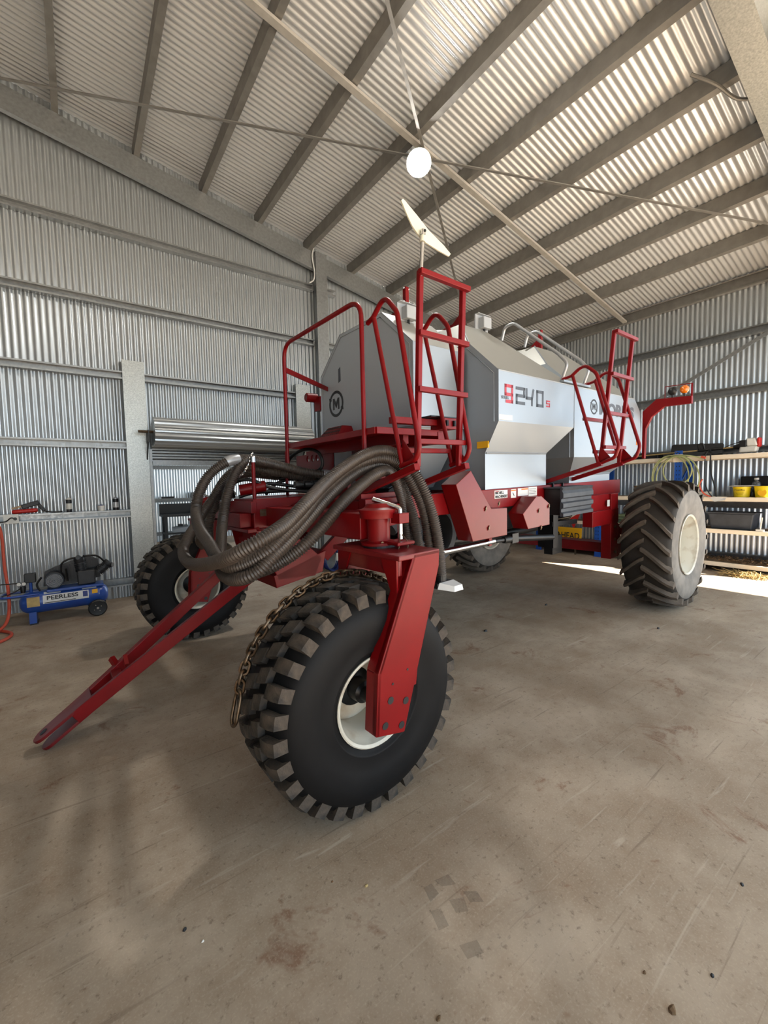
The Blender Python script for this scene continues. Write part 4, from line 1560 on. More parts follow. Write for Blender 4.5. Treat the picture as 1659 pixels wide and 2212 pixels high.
for pts in (HA, HB, HC, HD):
    C('air_hose', ribbed(pts, 0.0385), 'hose', smooth=70)
mb = MB()
P = resample(spline(HA[4:8], 8), 0.01)
mb.tube(P[5:16], 0.0405, 14)
C('hose_tape', mb, 'tape', smooth=60)
# smooth dark hose at the far left of the bundle
mb = MB()
mb.tube(spline([(0.1, 0.30, 1.55), (-0.02, 0.62, 1.34), (-0.06, 0.88, 1.12), (0.0, 0.95, 1.02)], 6), 0.022, 10)
C('drain_hose', mb, 'hose', smooth=60)
# hose rack post with chain
mb = MB()
mb.tube([(0.10, -0.14, 1.50), (0.10, -0.14, 1.80)], 0.014, 10)
rack = C('hose_post', mb, 'red', smooth=40)
mb = MB()
mb.lathe([(1.79, 0.021), (1.83, 0.021), (1.838, 0.014), (1.84, 0.0)], (0.10, -0.14, 0), (0, 0, 1), 12)
C('post_cap', mb, 'chrome', rack, smooth=30)
mb = MB()
cp = resample(spline([(0.10, -0.135, 1.865), (0.08, -0.11, 1.80), (0.06, -0.09, 1.74), (0.04, -0.06, 1.70), (0.0, 0.0, 1.66)], 6), 0.016)
for i, p in enumerate(cp[:-1]):
    q = cp[i + 1]
    t = (q - p).normalized()
    u = t.cross(Vector((0, 0, 1)) if i % 2 else Vector((1, 0.2, 0.3))).normalized()
    c = (p + q) / 2
    mb.tube([c + t * 0.013 * math.cos(R(45 * k)) + u * 0.007 * math.sin(R(45 * k)) for k in range(8)], 0.0025, 4, closed=True)
C('rack_chain', mb, 'chrome', rack, stuff=True)
# bracket at the hanging hose ends
mb = MB()
mb.box(0.86, 1.02, -1.36, -0.98, 0.86, 0.895)
hb = C('hose_bracket', mb, 'black')
mb = MB()
mb.hexa([(0.93, -1.45, 0.845), (1.02, -1.45, 0.845), (1.02, -1.36, 0.86), (0.86, -1.36, 0.86)], [(0.94, -1.44, 0.88), (1.02, -1.44, 0.88), (1.02, -1.36, 0.90), (0.88, -1.36, 0.90)])
C('white_cap', mb, 'decal', hb)
for w in (-1.32, -1.24, -1.11, -1.02):
    mb = MB()
    mb.lathe([(0.89, 0.036), (0.95, 0.036)], (0.94, w, 0), (0, 0, 1), 14)
    C('hose_tail', mb, 'black', hb)

# manifold plate with three round openings
mb = MB()
w0, w1, z0, z1 = 0.60, -0.10, 1.62, 1.885
holes = [(0.36, 1.845), (0.27, 1.845), (0.185, 1.845)]
rh = 0.033
xs = [-0.10] + sorted(sum([[c - rh, c + rh] for c, _ in holes], [])) + [0.60]
# plate built as strips around octagonal openings
for a, b in zip(xs, xs[1:]):
    hole = [h for h in holes if abs((a + b) / 2 - h[0]) < 0.01]
    if not hole:
        mb.box(0.86, 0.875, a, b, z0, z1)
    else:
        cx, cz = hole[0]
        n = 8
        for k in range(n):
            f0, f1 = a + (b - a) * k / n, a + (b - a) * (k + 1) / n
            h0 = math.sqrt(max(0, rh * rh - (f0 - cx) ** 2))
            h1 = math.sqrt(max(0, rh * rh - (f1 - cx) ** 2))
            mb.hexa([(0.86, f0, z0), (0.875, f0, z0), (0.875, f1, z0), (0.86, f1, z0)], [(0.86, f0, cz - h0), (0.875, f0, cz - h0), (0.875, f1, cz - h1), (0.86, f1, cz - h1)])
            mb.hexa([(0.86, f0, cz + h0), (0.875, f0, cz + h0), (0.875, f1, cz + h1), (0.86, f1, cz + h1)], [(0.86, f0, z1), (0.875, f0, z1), (0.875, f1, z1), (0.86, f1, z1)])
C('manifold_plate', mb, 'red')
mb = MB()
mb.box(0.862, 1.05, -0.115, -0.102, z0, z1)
C('manifold_side', mb, 'darkgrey')
for w in (-0.03, 0.07, 0.19, 0.30):
    mb = MB()
    mb.lathe([(0.78, 0.043), (0.80, 0.046), (0.83, 0.046), (0.86, 0.04)], (0, w, 1.68), (1, 0, 0), 16)
    C('hose_clamp', mb, 'tape', smooth=30)
# hydraulic lines, valves and couplers lying on the tongue
HY = [[(0.62, 0.42, 1.72), (0.66, 0.32, 1.86), (0.72, 0.16, 1.92), (0.78, 0.02, 1.88), (0.80, 0.0, 1.76), (0.74, 0.08, 1.70), (0.5, 0.25, 1.66)],
      [(0.95, -0.12, 1.53), (0.6, -0.10, 1.54), (0.30, -0.06, 1.58), (0.12, 0.02, 1.66), (0.02, 0.12, 1.62), (0.06, 0.2, 1.52)],
      [(0.95, -0.05, 1.54), (0.55, 0.02, 1.55), (0.22, 0.10, 1.55), (0.08, 0.14, 1.52)],
      [(0.98, 0.05, 1.55), (0.62, 0.10, 1.58), (0.34, 0.16, 1.62), (0.18, 0.10, 1.56)],
      [(0.9, 0.14, 1.60), (0.68, 0.2, 1.66), (0.5, 0.30, 1.62), (0.4, 0.34, 1.52)]]
for p in HY:
    mb = MB()
    mb.tube(spline(p, 6), 0.015, 8)
    C('hydraulic_hose', mb, 'hydraulic', smooth=60)
for k in range(4):
    mb = MB()
    mb.lathe([(0, 0.03), (0.025, 0.036), (0.05, 0.036), (0.055, 0.026), (0.075, 0.026)], (0.50 + k * 0.085, -0.04 - k * 0.01, 1.60), (1, -0.1, 0), 14)
    C('coupler', mb, 'black', smooth=35)
mb = MB()
mb.lathe([(0, 0.045), (0.20, 0.045), (0.21, 0.03)], (0.06, 0.06, 1.575), (0.8, -0.35, 0.12), 16)
C('small_cylinder', mb, 'red', smooth=35)
mb = MB()
mb.box(0.70, 0.98, -0.55, -0.15, 1.505, 1.53)
mb.box(0.70, 0.73, -0.55, -0.15, 1.5, 1.62)
C('valve_tray', mb, 'red')
mb = MB()
mb.hexa([(0.98, -0.72, 1.50), (1.20, -0.72, 1.54), (1.20, -0.28, 1.54), (0.98, -0.28, 1.50)], [(0.98, -0.72, 1.53), (1.20, -0.72, 1.62), (1.20, -0.28, 1.62), (0.98, -0.28, 1.53)])
grate = C('tread_plate', mb, 'blackmetal')
mb = MB()
for k in range(6):
    w = -0.70 + k * 0.07
    mb.hexa([(1.0, w, 1.541), (1.18, w, 1.614), (1.18, w + 0.05, 1.614), (1.0, w + 0.05, 1.541)], [(1.0, w, 1.549), (1.18, w, 1.622), (1.18, w + 0.05, 1.622), (1.0, w + 0.05, 1.549)])
C('tread_bar', mb, 'darkgrey', grate, split=True)
mb = MB()
mb.box(0.60, 0.66, -0.86, -0.80, 1.48, 1.66)
mb.box(0.56, 0.98, -0.92, -0.80, 1.48, 1.52)
mb.beam((0.60, -0.84, 1.64), (1.15, -0.84, 1.66), 0.04, 0.04)
C('ladder_bracket', mb, 'red')
mb = MB()
mb.lathe([(-0.09, 0.02), (0.09, 0.02)], (1.20, -0.70, 1.57), (0, 1, 0), 10)
mb.box(1.16, 1.26, -0.78, -0.70, 1.50, 1.60)
C('brass_valve', mb, 'steel')
# red lamp can on the far side of the front tank
mb = MB()
mb.lathe([(0, 0.05), (0.12, 0.05), (0.13, 0.04)], (1.27, 0.86, 2.55), (-1, 0.1, 0), 16)
mb.box(1.24, 1.30, 0.74, 0.86, 2.40, 2.55)
C('lamp_can', mb, 'red', smooth=35)

# ================================================================== LOOSE THINGS
CY, SY = math.cos(R(3.2)), math.sin(R(3.2))


def cw(s, w, z, sh=0.0):
    """cart axes -> world axes"""
    return Vector((1.0 + CY * s - SY * w, 3.375 + SY * s + CY * w, z + sh * s))


# tow chain draped over the near front tyre
path = [cw(0.03 + 0.574 * math.cos(R(a)), -1.43, 0.553 + 0.574 * math.sin(R(a))) for a in range(40, 173, 3)]
path = resample(path, 0.043)
chain = tag(empty('tow_chain', path[0]), 'rusty steel tow chain draped over the near front tyre', 'chain')
lk = MB()
lp = []
for k in range(14):
    a = 2 * PI * k / 14
    lp.append((0.020 * math.cos(a) + (0.011 if math.cos(a) > 0 else -0.011), 0.020 * math.sin(a), 0))
lk.tube(lp, 0.0078, 6, closed=True)
link_me = lk.mesh('link', 60)
link_me.materials.append(M['steel'])
for i in range(len(path) - 1):
    p, q = path[i], path[i + 1]
    t = (q - p).normalized()
    side = Vector((SY, -CY, 0))
    nrm = side.cross(t)
    a = R(45 if i % 2 else -45) + random.uniform(-0.2, 0.2)
    y = (side * math.cos(a) + nrm * math.sin(a)).normalized()
    z = t.cross(y)
    m = Matrix((t, y, z)).transposed().to_4x4()
    m.translation = (p + q) / 2 - Vector(path[0])
    o = link('link', link_me, None, chain)
    o.matrix_local = m
e = path[-1] - Vector(path[0])
tdir = (path[-1] - path[-2]).normalized()
mb = MB()
side = Vector((SY, -CY, 0))
ring = []
for k in range(24):
    a = 2 * PI * k / 24
    ring.append(e + tdir * (0.075 + 0.045 * math.cos(a) + (0.035 if math.cos(a) > 0 else -0.035)) + side * 0.030 * math.sin(a))
mb.tube(ring, 0.0085, 8, closed=True)
mb.build('ring_link', M['steel'], chain, smooth=60)

# cream paddle on a bright pole, stuck into the ladder rail
pd = tag(empty('tank_paddle', cw(0.65, -1.455, 2.84, SH)), 'cream paddle blade on a bright steel pole above the front ladder', 'paddle')
org = cw(0.65, -1.455, 2.84, SH)
PB = [(370, 1010), (390, 990), (420, 1020), (560, 1190), (700, 1370), (870, 1540), (960, 1650), (940, 1680), (830, 1620), (640, 1500), (560, 1400), (500, 1310), (440, 1180)]


def cart_plane(x, y, w):
    d = Mc.transposed() @ Vector(((x - 829.5) / F_PX, (y - 1106) / F_PX, 1.0))
    o = Vector((0, 0, 1.6))
    n = Vector((-SY, CY, 0))
    base = cw(0, w, 0)
    t = (base - o).dot(n) / d.dot(n)
    return o + d * t


mb = MB()
a = [cart_plane(800 + x / 5.528, 250 + y / 5.53, -1.440) - org for x, y in PB]
b = [p + Vector((-SY, CY, 0)) * 0.008 for p in a]
mb.prism(a, b)
mb.build('blade', M['cream'], pd)
top = cart_plane(914, 497, -1.455) - org
mb = MB()
mb.tube([Vector((0, 0, -0.02)), top], 0.012, 12)
mb.build('pole', M['chrome'], pd, smooth=40)
mb = MB()
mb.tube([top * 0.72, top * 0.86], 0.018, 12)
mb.build('collar', M['cream'], pd, smooth=40)
mb = MB()
mb.tube([top * 0.88, top * 1.0], 0.016, 12)
mb.build('socket', M['chrome'], pd, smooth=40)
mb = MB()
mb.lathe([(-0.018, 0.008), (0.02, 0.008)], top * 0.96, (SY, -CY, 0), 8)
mb.build('bolt', M['black'], pd)

# ------------------------------------------------------------------ high-bay lamp at the brace crossing
LP = Vector((3.66, 4.15, 5.60))
lamp = tag(empty('high_bay_lamp', LP), 'lit white high-bay lamp hanging where the roof braces cross', 'lamp')
tl = Vector((-0.35, -0.45, -0.82)).normalized()
mb = MB()
mb.lathe([(0.0, 0.0), (0.0, 0.13), (0.02, 0.145), (0.03, 0.135), (0.028, 0.0)], (0, 0, 0), tl, 28)
mb.build('lamp_glass', M['lampglass'], lamp, smooth=40)
mb = MB()
mb.lathe([(-0.10, 0.05), (-0.06, 0.10), (-0.01, 0.15), (0.022, 0.155), (0.022, 0.146), (-0.002, 0.146), (-0.002, 0.0)], (0, 0, 0), tl, 28)
mb.build('reflector', M['white'], lamp, smooth=40)
mb = MB()
mb.lathe([(-0.20, 0.03), (-0.18, 0.06), (-0.11, 0.06), (-0.09, 0.05)], (0, 0, 0), tl, 18)
mb.build('housing', M['black'], lamp, smooth=40)
mb = MB()
mb.tube(spline([-tl * 0.19, -tl * 0.24 + Vector((0.05, 0, 0.02)), Vector((0.12, 0.10, 0.26))], 5), 0.012, 8)
mb.build('hook', M['black'], lamp, smooth=40)
ld = bpy.data.lights.new('lamp_light', 'SPOT')
ld.energy = 30
ld.spot_size = R(165)
ld.spot_blend = 0.25
ld.shadow_soft_size = 0.15
ld.color = (1.0, 0.97, 0.92)
lo = bpy.data.objects.new('lamp_light', ld)
COL.objects.link(lo)
lo.parent = lamp
lo.location = tl * 0.06
lo.rotation_euler = tl.to_track_quat('-Z', 'Y').to_euler()

# ------------------------------------------------------------------ air compressor
cp_ = tag(empty('air_compressor', (-0.2, 6.62, 0)), 'blue portable air compressor on the floor by the left wall', 'compressor')
tr = 0.135
tz = 0.255
mb = MB()
prof = [(-0.45, 0.0), (-0.445, 0.05), (-0.425, 0.095), (-0.385, 0.125), (-0.345, tr), (0.345, tr), (0.385, 0.125), (0.425, 0.095), (0.445, 0.05), (0.45, 0.0)]
mb.lathe(prof, (0, 0, tz), (1, 0, 0), 32)
ctank = mb.build('air_tank', M['blue'], cp_, smooth=40)
mb = MB()
for s in (-1, 1):
    mb.lathe([(s * 0.345 - 0.006, tr + 0.0015), (s * 0.345 + 0.006, tr + 0.0015)], (0, 0, tz), (1, 0, 0), 32)
pieces(mb, 'weld_band', M['blue'], ctank, smooth=40)


def curved_label(u0, u1, a0, a1, m, name, off=0.002):
    mb = MB()
    n = 6
    rows = []
    for i in range(n + 1):
        a = a0 + (a1 - a0) * i / n
        rows.append([(u0, -math.cos(a) * (tr + off), tz + math.sin(a) * (tr + off)), (u1, -math.cos(a) * (tr + off), tz + math.sin(a) * (tr + off))])
    mb.grid(rows)
    return mb.build(name, M[m], ctank, smooth=40)


curved_label(-0.22, 0.235, R(-6), R(38), 'decal', 'brand_plate')
curved_label(-0.205, 0.10, R(-3), R(0.5), 'ink', 'brand_stripe', 0.003)
curved_label(0.175, 0.225, R(4), R(33), 'bluecable', 'flag_patch', 0.003)
t = text('brand_lettering', 'PEERLESS', 0.066, 'ink', ctank, (-0.185, -(tr + 0.004) * math.cos(R(20)), tz + (tr + 0.004) * math.sin(R(20))), (PI / 2 - R(20), 0, 0), 1.18, 0.0018, shear=False)
curved_label(-0.37, -0.25, R(-14), R(36), 'gold', 'instruction_label')
curved_label(-0.21, -0.045, R(44), R(60), 'decal', 'rating_label')
curved_label(0.17, 0.32, R(44), R(62), 'decal', 'capacity_label')
curved_label(0.27, 0.33, R(14), R(36), 'signyellow', 'seal_sticker')
mb = MB()
mb.box(-0.18, 0.40, -0.12, 0.12, tz + 0.115, tz + 0.145)
mb.build('base_plate', M['blue'], cp_, bevel=0.005)
mb = MB()
mb.box(-0.36, -0.29, -0.10, 0.10, 0.012, 0.15)
ft_ = mb.build('foot', M['blue'], cp_)
mb = MB()
mb.box(-0.355, -0.28, -0.11, 0.11, 0.0, 0.014)
mb.build('foot_pad', M['black'], ft_)
for yy in (-0.165, 0.165):
    mb = MB()
    mb.lathe([(-0.025, 0.065), (-0.028, 0.09), (-0.018, 0.103), (0.018, 0.103), (0.028, 0.09), (0.025, 0.065)], (0.32, yy, 0.103), (0, 1, 0), 28)
    wh = mb.build('wheel', M['black'], cp_, smooth=35)
    mb = MB()
    mb.lathe([(-0.006, 0.066), (0.006, 0.066)], (0.32, yy - 0.018, 0.103), (0, 1, 0), 24)
    mb.build('wheel_hub', M['blackmetal'], wh, smooth=35)
    mb = MB()
    mb.lathe([(-0.008, 0.014), (0.0, 0.014)], (0.32, yy - 0.026, 0.103), (0, 1, 0), 12)
    for k in range(4):
        mb.lathe([(-0.006, 0.006), (0.0, 0.006)], (0.32 + 0.042 * math.cos(k * PI / 2 + 0.5), yy - 0.026, 0.103 + 0.042 * math.sin(k * PI / 2 + 0.5)), (0, 1, 0), 8)
    pieces(mb, 'wheel_bolt', M['chrome'], wh)
mb = MB()
mb.box(0.30, 0.34, -0.14, 0.14, 0.10, 0.16)
mb.build('wheel_bracket', M['blue'], cp_)
mb = MB()
mb.tube(fillet([(-0.25, -0.13, tz + 0.115), (-0.60, -0.13, tz + 0.115), (-0.60, 0.13, tz + 0.115), (-0.25, 0.13, tz + 0.115)], 0.05), 0.013, 8)
mb.build('handle', M['blue'], cp_, smooth=40)
mb = MB()   # motor
mb.lathe([(-0.10, 0.085), (-0.09, 0.10), (0.10, 0.10), (0.11, 0.085)], (-0.10, 0.04, tz + 0.245), (0, 1, 0), 24)
mot = mb.build('motor', M['castgrey'], cp_, smooth=35)
mb = MB()
mb.lathe([(0, 0.095), (0.015, 0.095), (0.02, 0.08)], (-0.10, -0.07, tz + 0.245), (0, -1, 0), 24)
mb.build('fan_cover', M['darkgrey'], mot, smooth=35)
mb = MB()
for k in range(7):
    rg_ = 0.012 + 0.011 * k
    mb.tube([(-0.10 + rg_ * math.cos(2 * PI * q / 20), -0.0905, tz + 0.245 + rg_ * math.sin(2 * PI * q / 20)) for q in range(20)], 0.0025, 4, closed=True)
mb.build('fan_grille', M['greybox'], mot)['kind'] = 'stuff'
mb = MB()   # belt guard
pg = [(-0.22, 0.16), (-0.20, 0.34), (-0.10, 0.39), (0.24, 0.50), (0.36, 0.44), (0.38, 0.20), (0.10, 0.15)]
mb.prism([(x, 0.10, tz + z) for x, z in pg], [(x, 0.14, tz + z) for x, z in pg])
mb.build('belt_guard', M['blackmetal'], cp_)
mb = MB()
for k in range(16):
    x = -0.16 + k * 0.03
    mb.box(x, x + 0.012, 0.085, 0.10, tz + 0.18, tz + 0.36 + k * 0.006)
mb.build('guard_wire', M['blackmetal'], cp_)['kind'] = 'stuff'
mb = MB()   # pump with two heads
mb.box(0.13, 0.32, -0.08, 0.08, tz + 0.15, tz + 0.33)
pump = mb.build('pump', M['castgrey'], cp_, bevel=0.015)
for (x, d, nm) in ((0.19, (-0.12, 0, 1), 'head'), (0.28, (0.75, 0, 0.66), 'head')):
    dv = Vector(d).normalized()
    mb = MB()
    pr__ = []
    for k in range(7):
        pr__ += [(0.10 + k * 0.018, 0.05), (0.10 + k * 0.018, 0.064), (0.107 + k * 0.018, 0.064), (0.107 + k * 0.018, 0.05)]
    pr__ += [(0.235, 0.06), (0.27, 0.058), (0.275, 0.03)]
    mb.lathe(pr__, (x, -0.01, tz + 0.22), dv, 16)
    hd = mb.build('cylinder_head', M['castgrey'], pump, smooth=30)
mb = MB()
mb.lathe([(0, 0.03), (0.03, 0.034), (0.05, 0.03)], (0.47, -0.02, tz + 0.36), (0.8, -0.5, 0), 14)
mb.lathe([(0, 0.028), (0.03, 0.03), (0.05, 0.026)], (0.155, -0.05, tz + 0.50), (-0.1, -1, 0.1), 14)
pieces(mb, 'air_filter', M['black'], pump, smooth=35)
for p in ([(0.16, -0.03, tz + 0.50), (0.06, -0.04, tz + 0.49), (-0.02, -0.05, tz + 0.44), (-0.03, -0.05, tz + 0.34)], [(0.20, -0.02, tz + 0.51), (0.34, -0.03, tz + 0.50), (0.42, -0.03, tz + 0.42), (0.45, -0.03, tz + 0.36)],
          [(-0.22, -0.05, tz + 0.30), (-0.27, -0.06, tz + 0.22), (-0.24, -0.08, tz + 0.14)], [(0.02, -0.07, tz + 0.38), (0.03, -0.07, tz + 0.22)]):
    mb = MB()
    mb.tube(spline(p, 6), 0.011, 8)
    mb.build('pipe', M['blackmetal'], pump, smooth=40)
mb = MB()   # pressure switch, post and gauges
mb.tube([(-0.33, -0.02, tz + 0.10), (-0.33, -0.02, tz + 0.26)], 0.017, 10)
psw = mb.build('riser_pipe', M['blue'], cp_, smooth=40)
mb = MB()
mb.box(-0.385, -0.275, -0.06, 0.03, tz + 0.25, tz + 0.36)
mb.build('pressure_switch', M['black'], psw, bevel=0.008)
for x in (-0.385, -0.43):
    mb = MB()
    mb.lathe([(0, 0.024), (0.018, 0.024)], (x, -0.07, tz + 0.25), (-0.1, -1, 0), 18)
    gg = mb.build('gauge', M['blackmetal'], psw, smooth=30)
mb = MB()
for x in (-0.387, -0.432):
    mb.lathe([(0, 0.020), (0.002, 0.020)], (x, -0.088, tz + 0.25), (-0.1, -1, 0), 18)
pieces(mb, 'gauge_face', M['white'], psw)
mb = MB()
mb.lathe([(-0.08, 0.022), (-0.02, 0.03), (0.0, 0.025)], (-0.40, -0.05, tz + 0.22), (0, 0, 1), 14)
mb.build('water_trap', M['black'], psw, smooth=30)
mb = MB()
mb.tube(spline([(-0.40, -0.06, tz + 0.21), (-0.55, -0.05, tz + 0.13), (-0.8, -0.02, tz + 0.12)], 5), 0.006, 6)
mb.tube([(-0.43, -0.06, tz + 0.26), (-0.62, -0.04, tz + 0.265)], 0.007, 6)
pieces(mb, 'air_line', M['black'], psw, smooth=40)

# orange hose hanging from the wall rail and curling on the floor
mb = MB()
mb.tube(spline([(-0.95, 7.12, 1.26), (-0.83, 6.98, 1.20), (-0.79, 6.90, 1.05), (-0.775, 6.80, 0.70), (-0.745, 6.68, 0.40), (-0.74, 6.50, 0.16), (-0.80, 6.36, 0.05), (-0.98, 6.20, 0.02),
                (-1.15, 6.36, 0.02), (-1.05, 6.52, 0.02), (-0.85, 6.44, 0.02), (-0.70, 6.22, 0.02), (-0.72, 6.00, 0.02), (-0.90, 5.80, 0.02), (-1.2, 5.7, 0.02)], 8), 0.017, 10)
o = mb.build('air_line_hose', M['orangehose'], smooth=60)
tag(o, 'orange rubber hose hanging from the left wall and curling on the floor', 'hose')

# ------------------------------------------------------------------ things along the left wall ledge (z = 1.31)
LZ = 1.311


def tin(name, u, v, z, r, h, body, lidm, label, cat, band=None):
    t = tag(empty(name, (u, v, z)), label, cat)
    mb = MB()
    mb.lathe([(0, r), (h * 0.86, r)], (0, 0, 0), (0, 0, 1), 20)
    b = mb.build('can_body', M[body], t, smooth=35)
    mb = MB()
    mb.lathe([(h * 0.86, r * 1.02), (h * 0.90, r * 1.02), (h * 0.93, r * 0.6), (h, r * 0.3), (h, 0)], (0, 0, 0), (0, 0, 1), 20)
    mb.build('can_top', M[lidm], t, smooth=35)
    if band:
        mb = MB()
        mb.lathe([(h * 0.2, r * 1.01), (h * 0.6, r * 1.01)], (0, 0, 0), (0, 0, 1), 20)
        mb.build('can_band', M[band], t, smooth=35)
    return t


tin('spray_can', -0.115, 7.235, LZ, 0.035, 0.20, 'ink', 'white', 'black spray can with white cap on the left wall ledge', 'can', 'white')
tin('paint_tin', 0.255, 7.235, LZ, 0.042, 0.085, 'white', 'bluecable', 'short white tin with blue lid on the left wall ledge', 'tin', 'decal')
tin('spray_can', 0.43, 7.235, LZ, 0.038, 0.19, 'blackmetal', 'tape', 'dark metal can beside the door post on the ledge', 'can', 'tape')
gg = tag(empty('grease_gun', (-0.55, 7.235, LZ)), 'red grease gun with black head lying on the left wall ledge', 'grease gun')
mb = MB()
mb.lathe([(0, 0.02), (0.02, 0.028), (0.24, 0.028), (0.26, 0.02)], (-0.16, 0, 0.03), (1, 0, 0.06), 14)
mb.build('barrel', M['redplastic'], gg, smooth=35)
mb = MB()
mb.beam((-0.06, -0.01, 0.09), (0.12, -0.01, 0.15), 0.05, 0.06)
mb.beam((0.10, 0, 0.14), (0.17, 0, 0.03), 0.03, 0.04)
mb.build('head', M['castgrey'], gg, bevel=0.01)
mb = MB()
mb.beam((-0.16, 0, 0.075), (0.02, 0, 0.125), 0.02, 0.025)
mb.build('lever', M['steel'], gg)
mb = MB()
mb.tube(spline([(0.15, 0, 0.03), (0.25, -0.02, 0.012), (0.36, 0.0, 0.01)], 5), 0.008, 6)
mb.build('flexible_nozzle', M['black'], gg, smooth=40)
sw = tag(empty('power_outlet', (-0.72, 7.196, 1.255)), 'white power outlet plate fixed to the wall ledge rail', 'outlet')
mb = MB()
mb.box(-0.075, 0.075, -0.012, 0.006, -0.06, 0.06)
mb.build('cover_plate', M['white'], sw, bevel=0.004)
mb = MB()
mb.tube(spline([(0.04, -0.02, 0.0), (0.0, -0.035, 0.015), (-0.06, -0.03, -0.03), (-0.2, -0.02, -0.035), (-0.4, -0.01, -0.05)], 5), 0.008, 6)
mb.lathe([(0, 0.02), (0.03, 0.016)], (0.04, -0.012, 0.0), (0, -1, 0), 12)
mb.build('plug_lead', M['black'], sw, smooth=40)

# ------------------------------------------------------------------ things on the ledges of the bay behind the doorway
AZ1, AZ0, AV = 1.312, 0.302, ANNEX - 0.07
cb = tag(empty('welding_helmet', (2.95, AV, AZ1)), 'round grey helmet on the upper ledge beyond the doorway', 'helmet')
mb = MB()
mb.lathe([(0, 0.11), (0.05, 0.125), (0.12, 0.11), (0.17, 0.06), (0.18, 0)], (0, 0, 0), (0, 0, 1), 18)
mb.build('shell', M['greybox'], cb, smooth=50)
mb = MB()
mb.box(-0.06, 0.08, -0.135, -0.10, 0.04, 0.09)
mb.build('visor', M['black'], cb)
bb = tag(empty('storage_tray', (2.2, AV, AZ1)), 'flat black tray on the upper ledge beyond the doorway', 'tray')
mb = MB()
mb.box(-0.16, 0.16, -0.06, 0.05, 0.0, 0.045)
mb.box(-0.17, 0.17, -0.07, 0.06, 0.045, 0.055)
mb.build('tray_body', M['black'], bb)
bn = tag(empty('workbench', (2.75, 12.9, 0)), 'dark low workbench seen through the doorway', 'bench')
mb = MB()
mb.box(-0.95, 1.3, -0.3, 0.3, 0.84, 0.90)
mb.build('bench_top', M['castgrey'], bn)
mb = MB()
mb.box(-0.95, 1.3, 0.25, 0.28, 0.90, 1.18)
mb.build('back_panel', M['black'], bn)
for x in (-0.9, 1.22):
    for y in (-0.26, 0.2):
        mb = MB()
        mb.box(x, x + 0.06, y, y + 0.06, 0, 0.84)
        mb.build('leg', M['castgrey'], bn)
mb = MB()
mb.box(-0.92, 1.28, -0.28, 0.25, 0.36, 0.40)
mb.build('lower_shelf', M['castgrey'], bn)
tb_ = tag(empty('paper_tray', (2.75, 12.75, 0.90)), 'white cardboard tray on the bench beyond the doorway', 'tray')
mb = MB()
mb.box(-0.14, 0.14, -0.1, 0.1, 0, 0.08)
mb.box(-0.15, 0.15, -0.11, 0.11, 0.06, 0.085)
mb.build('tray_body', M['paper'], tb_)
rg = tag(empty('yellow_cloth', (3.3, 12.8, 0.90)), 'crumpled yellow cloth on the bench beyond the doorway', 'cloth')
mb = MB()
rows = []
for i in range(9):
    rows.append([(-0.2 + 0.05 * i, -0.1 + 0.03 * j, 0.02 + 0.03 * math.sin(i * 1.7 + j) ** 2 * (1 if 0 < i < 8 and 0 < j < 6 else 0.1)) for j in range(7)])
mb.grid(rows)
sm = mb.build('cloth_body', M['yellow'], rg, smooth=80)
tl_ = tag(empty('bucket', (2.95, 12.8, 0.40)), 'black bucket on the lower bench shelf beyond the doorway', 'bucket')
mb = MB()
mb.lathe([(0, 0.12), (0.26, 0.15), (0.27, 0.155), (0.25, 0.14), (0.02, 0.11), (0.02, 0)], (0, 0, 0), (0, 0, 1), 20)
mb.build('bucket_body', M['black'], tl_, smooth=40)
mb = MB()
mb.tube([(0.15 * math.cos(R(a)), -0.03, 0.25 + 0.12 * math.sin(R(a))) for a in range(0, 181, 15)], 0.005, 6)
mb.build('bucket_handle', M['steel'], tl_, smooth=60)
tl_ = tag(empty('toolbox', (2.25, 12.8, 0.40)), 'grey slant-top toolbox on the lower bench shelf beyond the doorway', 'toolbox')
mb = MB()
mb.prism([(-0.2, -0.1, 0), (0.2, -0.1, 0), (0.2, -0.1, 0.14), (-0.2, -0.1, 0.08)], [(-0.2, 0.1, 0), (0.2, 0.1, 0), (0.2, 0.1, 0.2), (-0.2, 0.1, 0.14)])
mb.build('box_body', M['greybox'], tl_)
mb = MB()
mb.box(-0.06, 0.06, -0.02, 0.02, 0.15, 0.22)
mb.build('box_handle', M['black'], tl_)

# blue coil of cable on the floor behind the caster
cc = tag(empty('cable_coil', (3.78, 6.92, 0)), 'blue coiled cable leaning at the foot of the left wall', 'cable')
for k in range(7):
    r_ = 0.19 + 0.012 * (k % 3)
    th = 0.10 * k
    pts = []
    for j in range(28):
        a = 2 * PI * j / 28
        pts.append((r_ * math.cos(a) * 0.85, -0.11 + 0.03 * k + 0.22 * (r_ + r_ * math.sin(a)) * 0.6, 0.012 + 1.05 * (r_ + r_ * math.sin(a)) * 0.98))
    mb = MB()
    mb.tube(pts, 0.011, 6, closed=True)
    mb.build('cable_turn', M['bluecable'], cc, smooth=60)
mb = MB()
mb.box(0.04, 0.09, -0.12, -0.09, 0.20, 0.34)
mb.build('plug_tag', M['white'], cc)

# ------------------------------------------------------------------ shelving along the right wall
SU0, SU1 = 8.70, 9.28
V0, V1 = 1.42, 5.85
LEV = [1.977, 1.27, 0.73, 0.17]
rk = tag(empty('shelving_rack', (SU0, 3.0, 0)), 'cream and blue steel shelving rack along the right wall', 'shelf')


def rb(name, x0, x1, y0, y1, z0, z1, m, parent=rk, bevel=0.0):
    mb = MB()
    mb.box(x0 - SU0, x1 - SU0, y0 - 3.0, y1 - 3.0, z0, z1)
    return mb.build(name, M[m], parent, bevel=bevel)


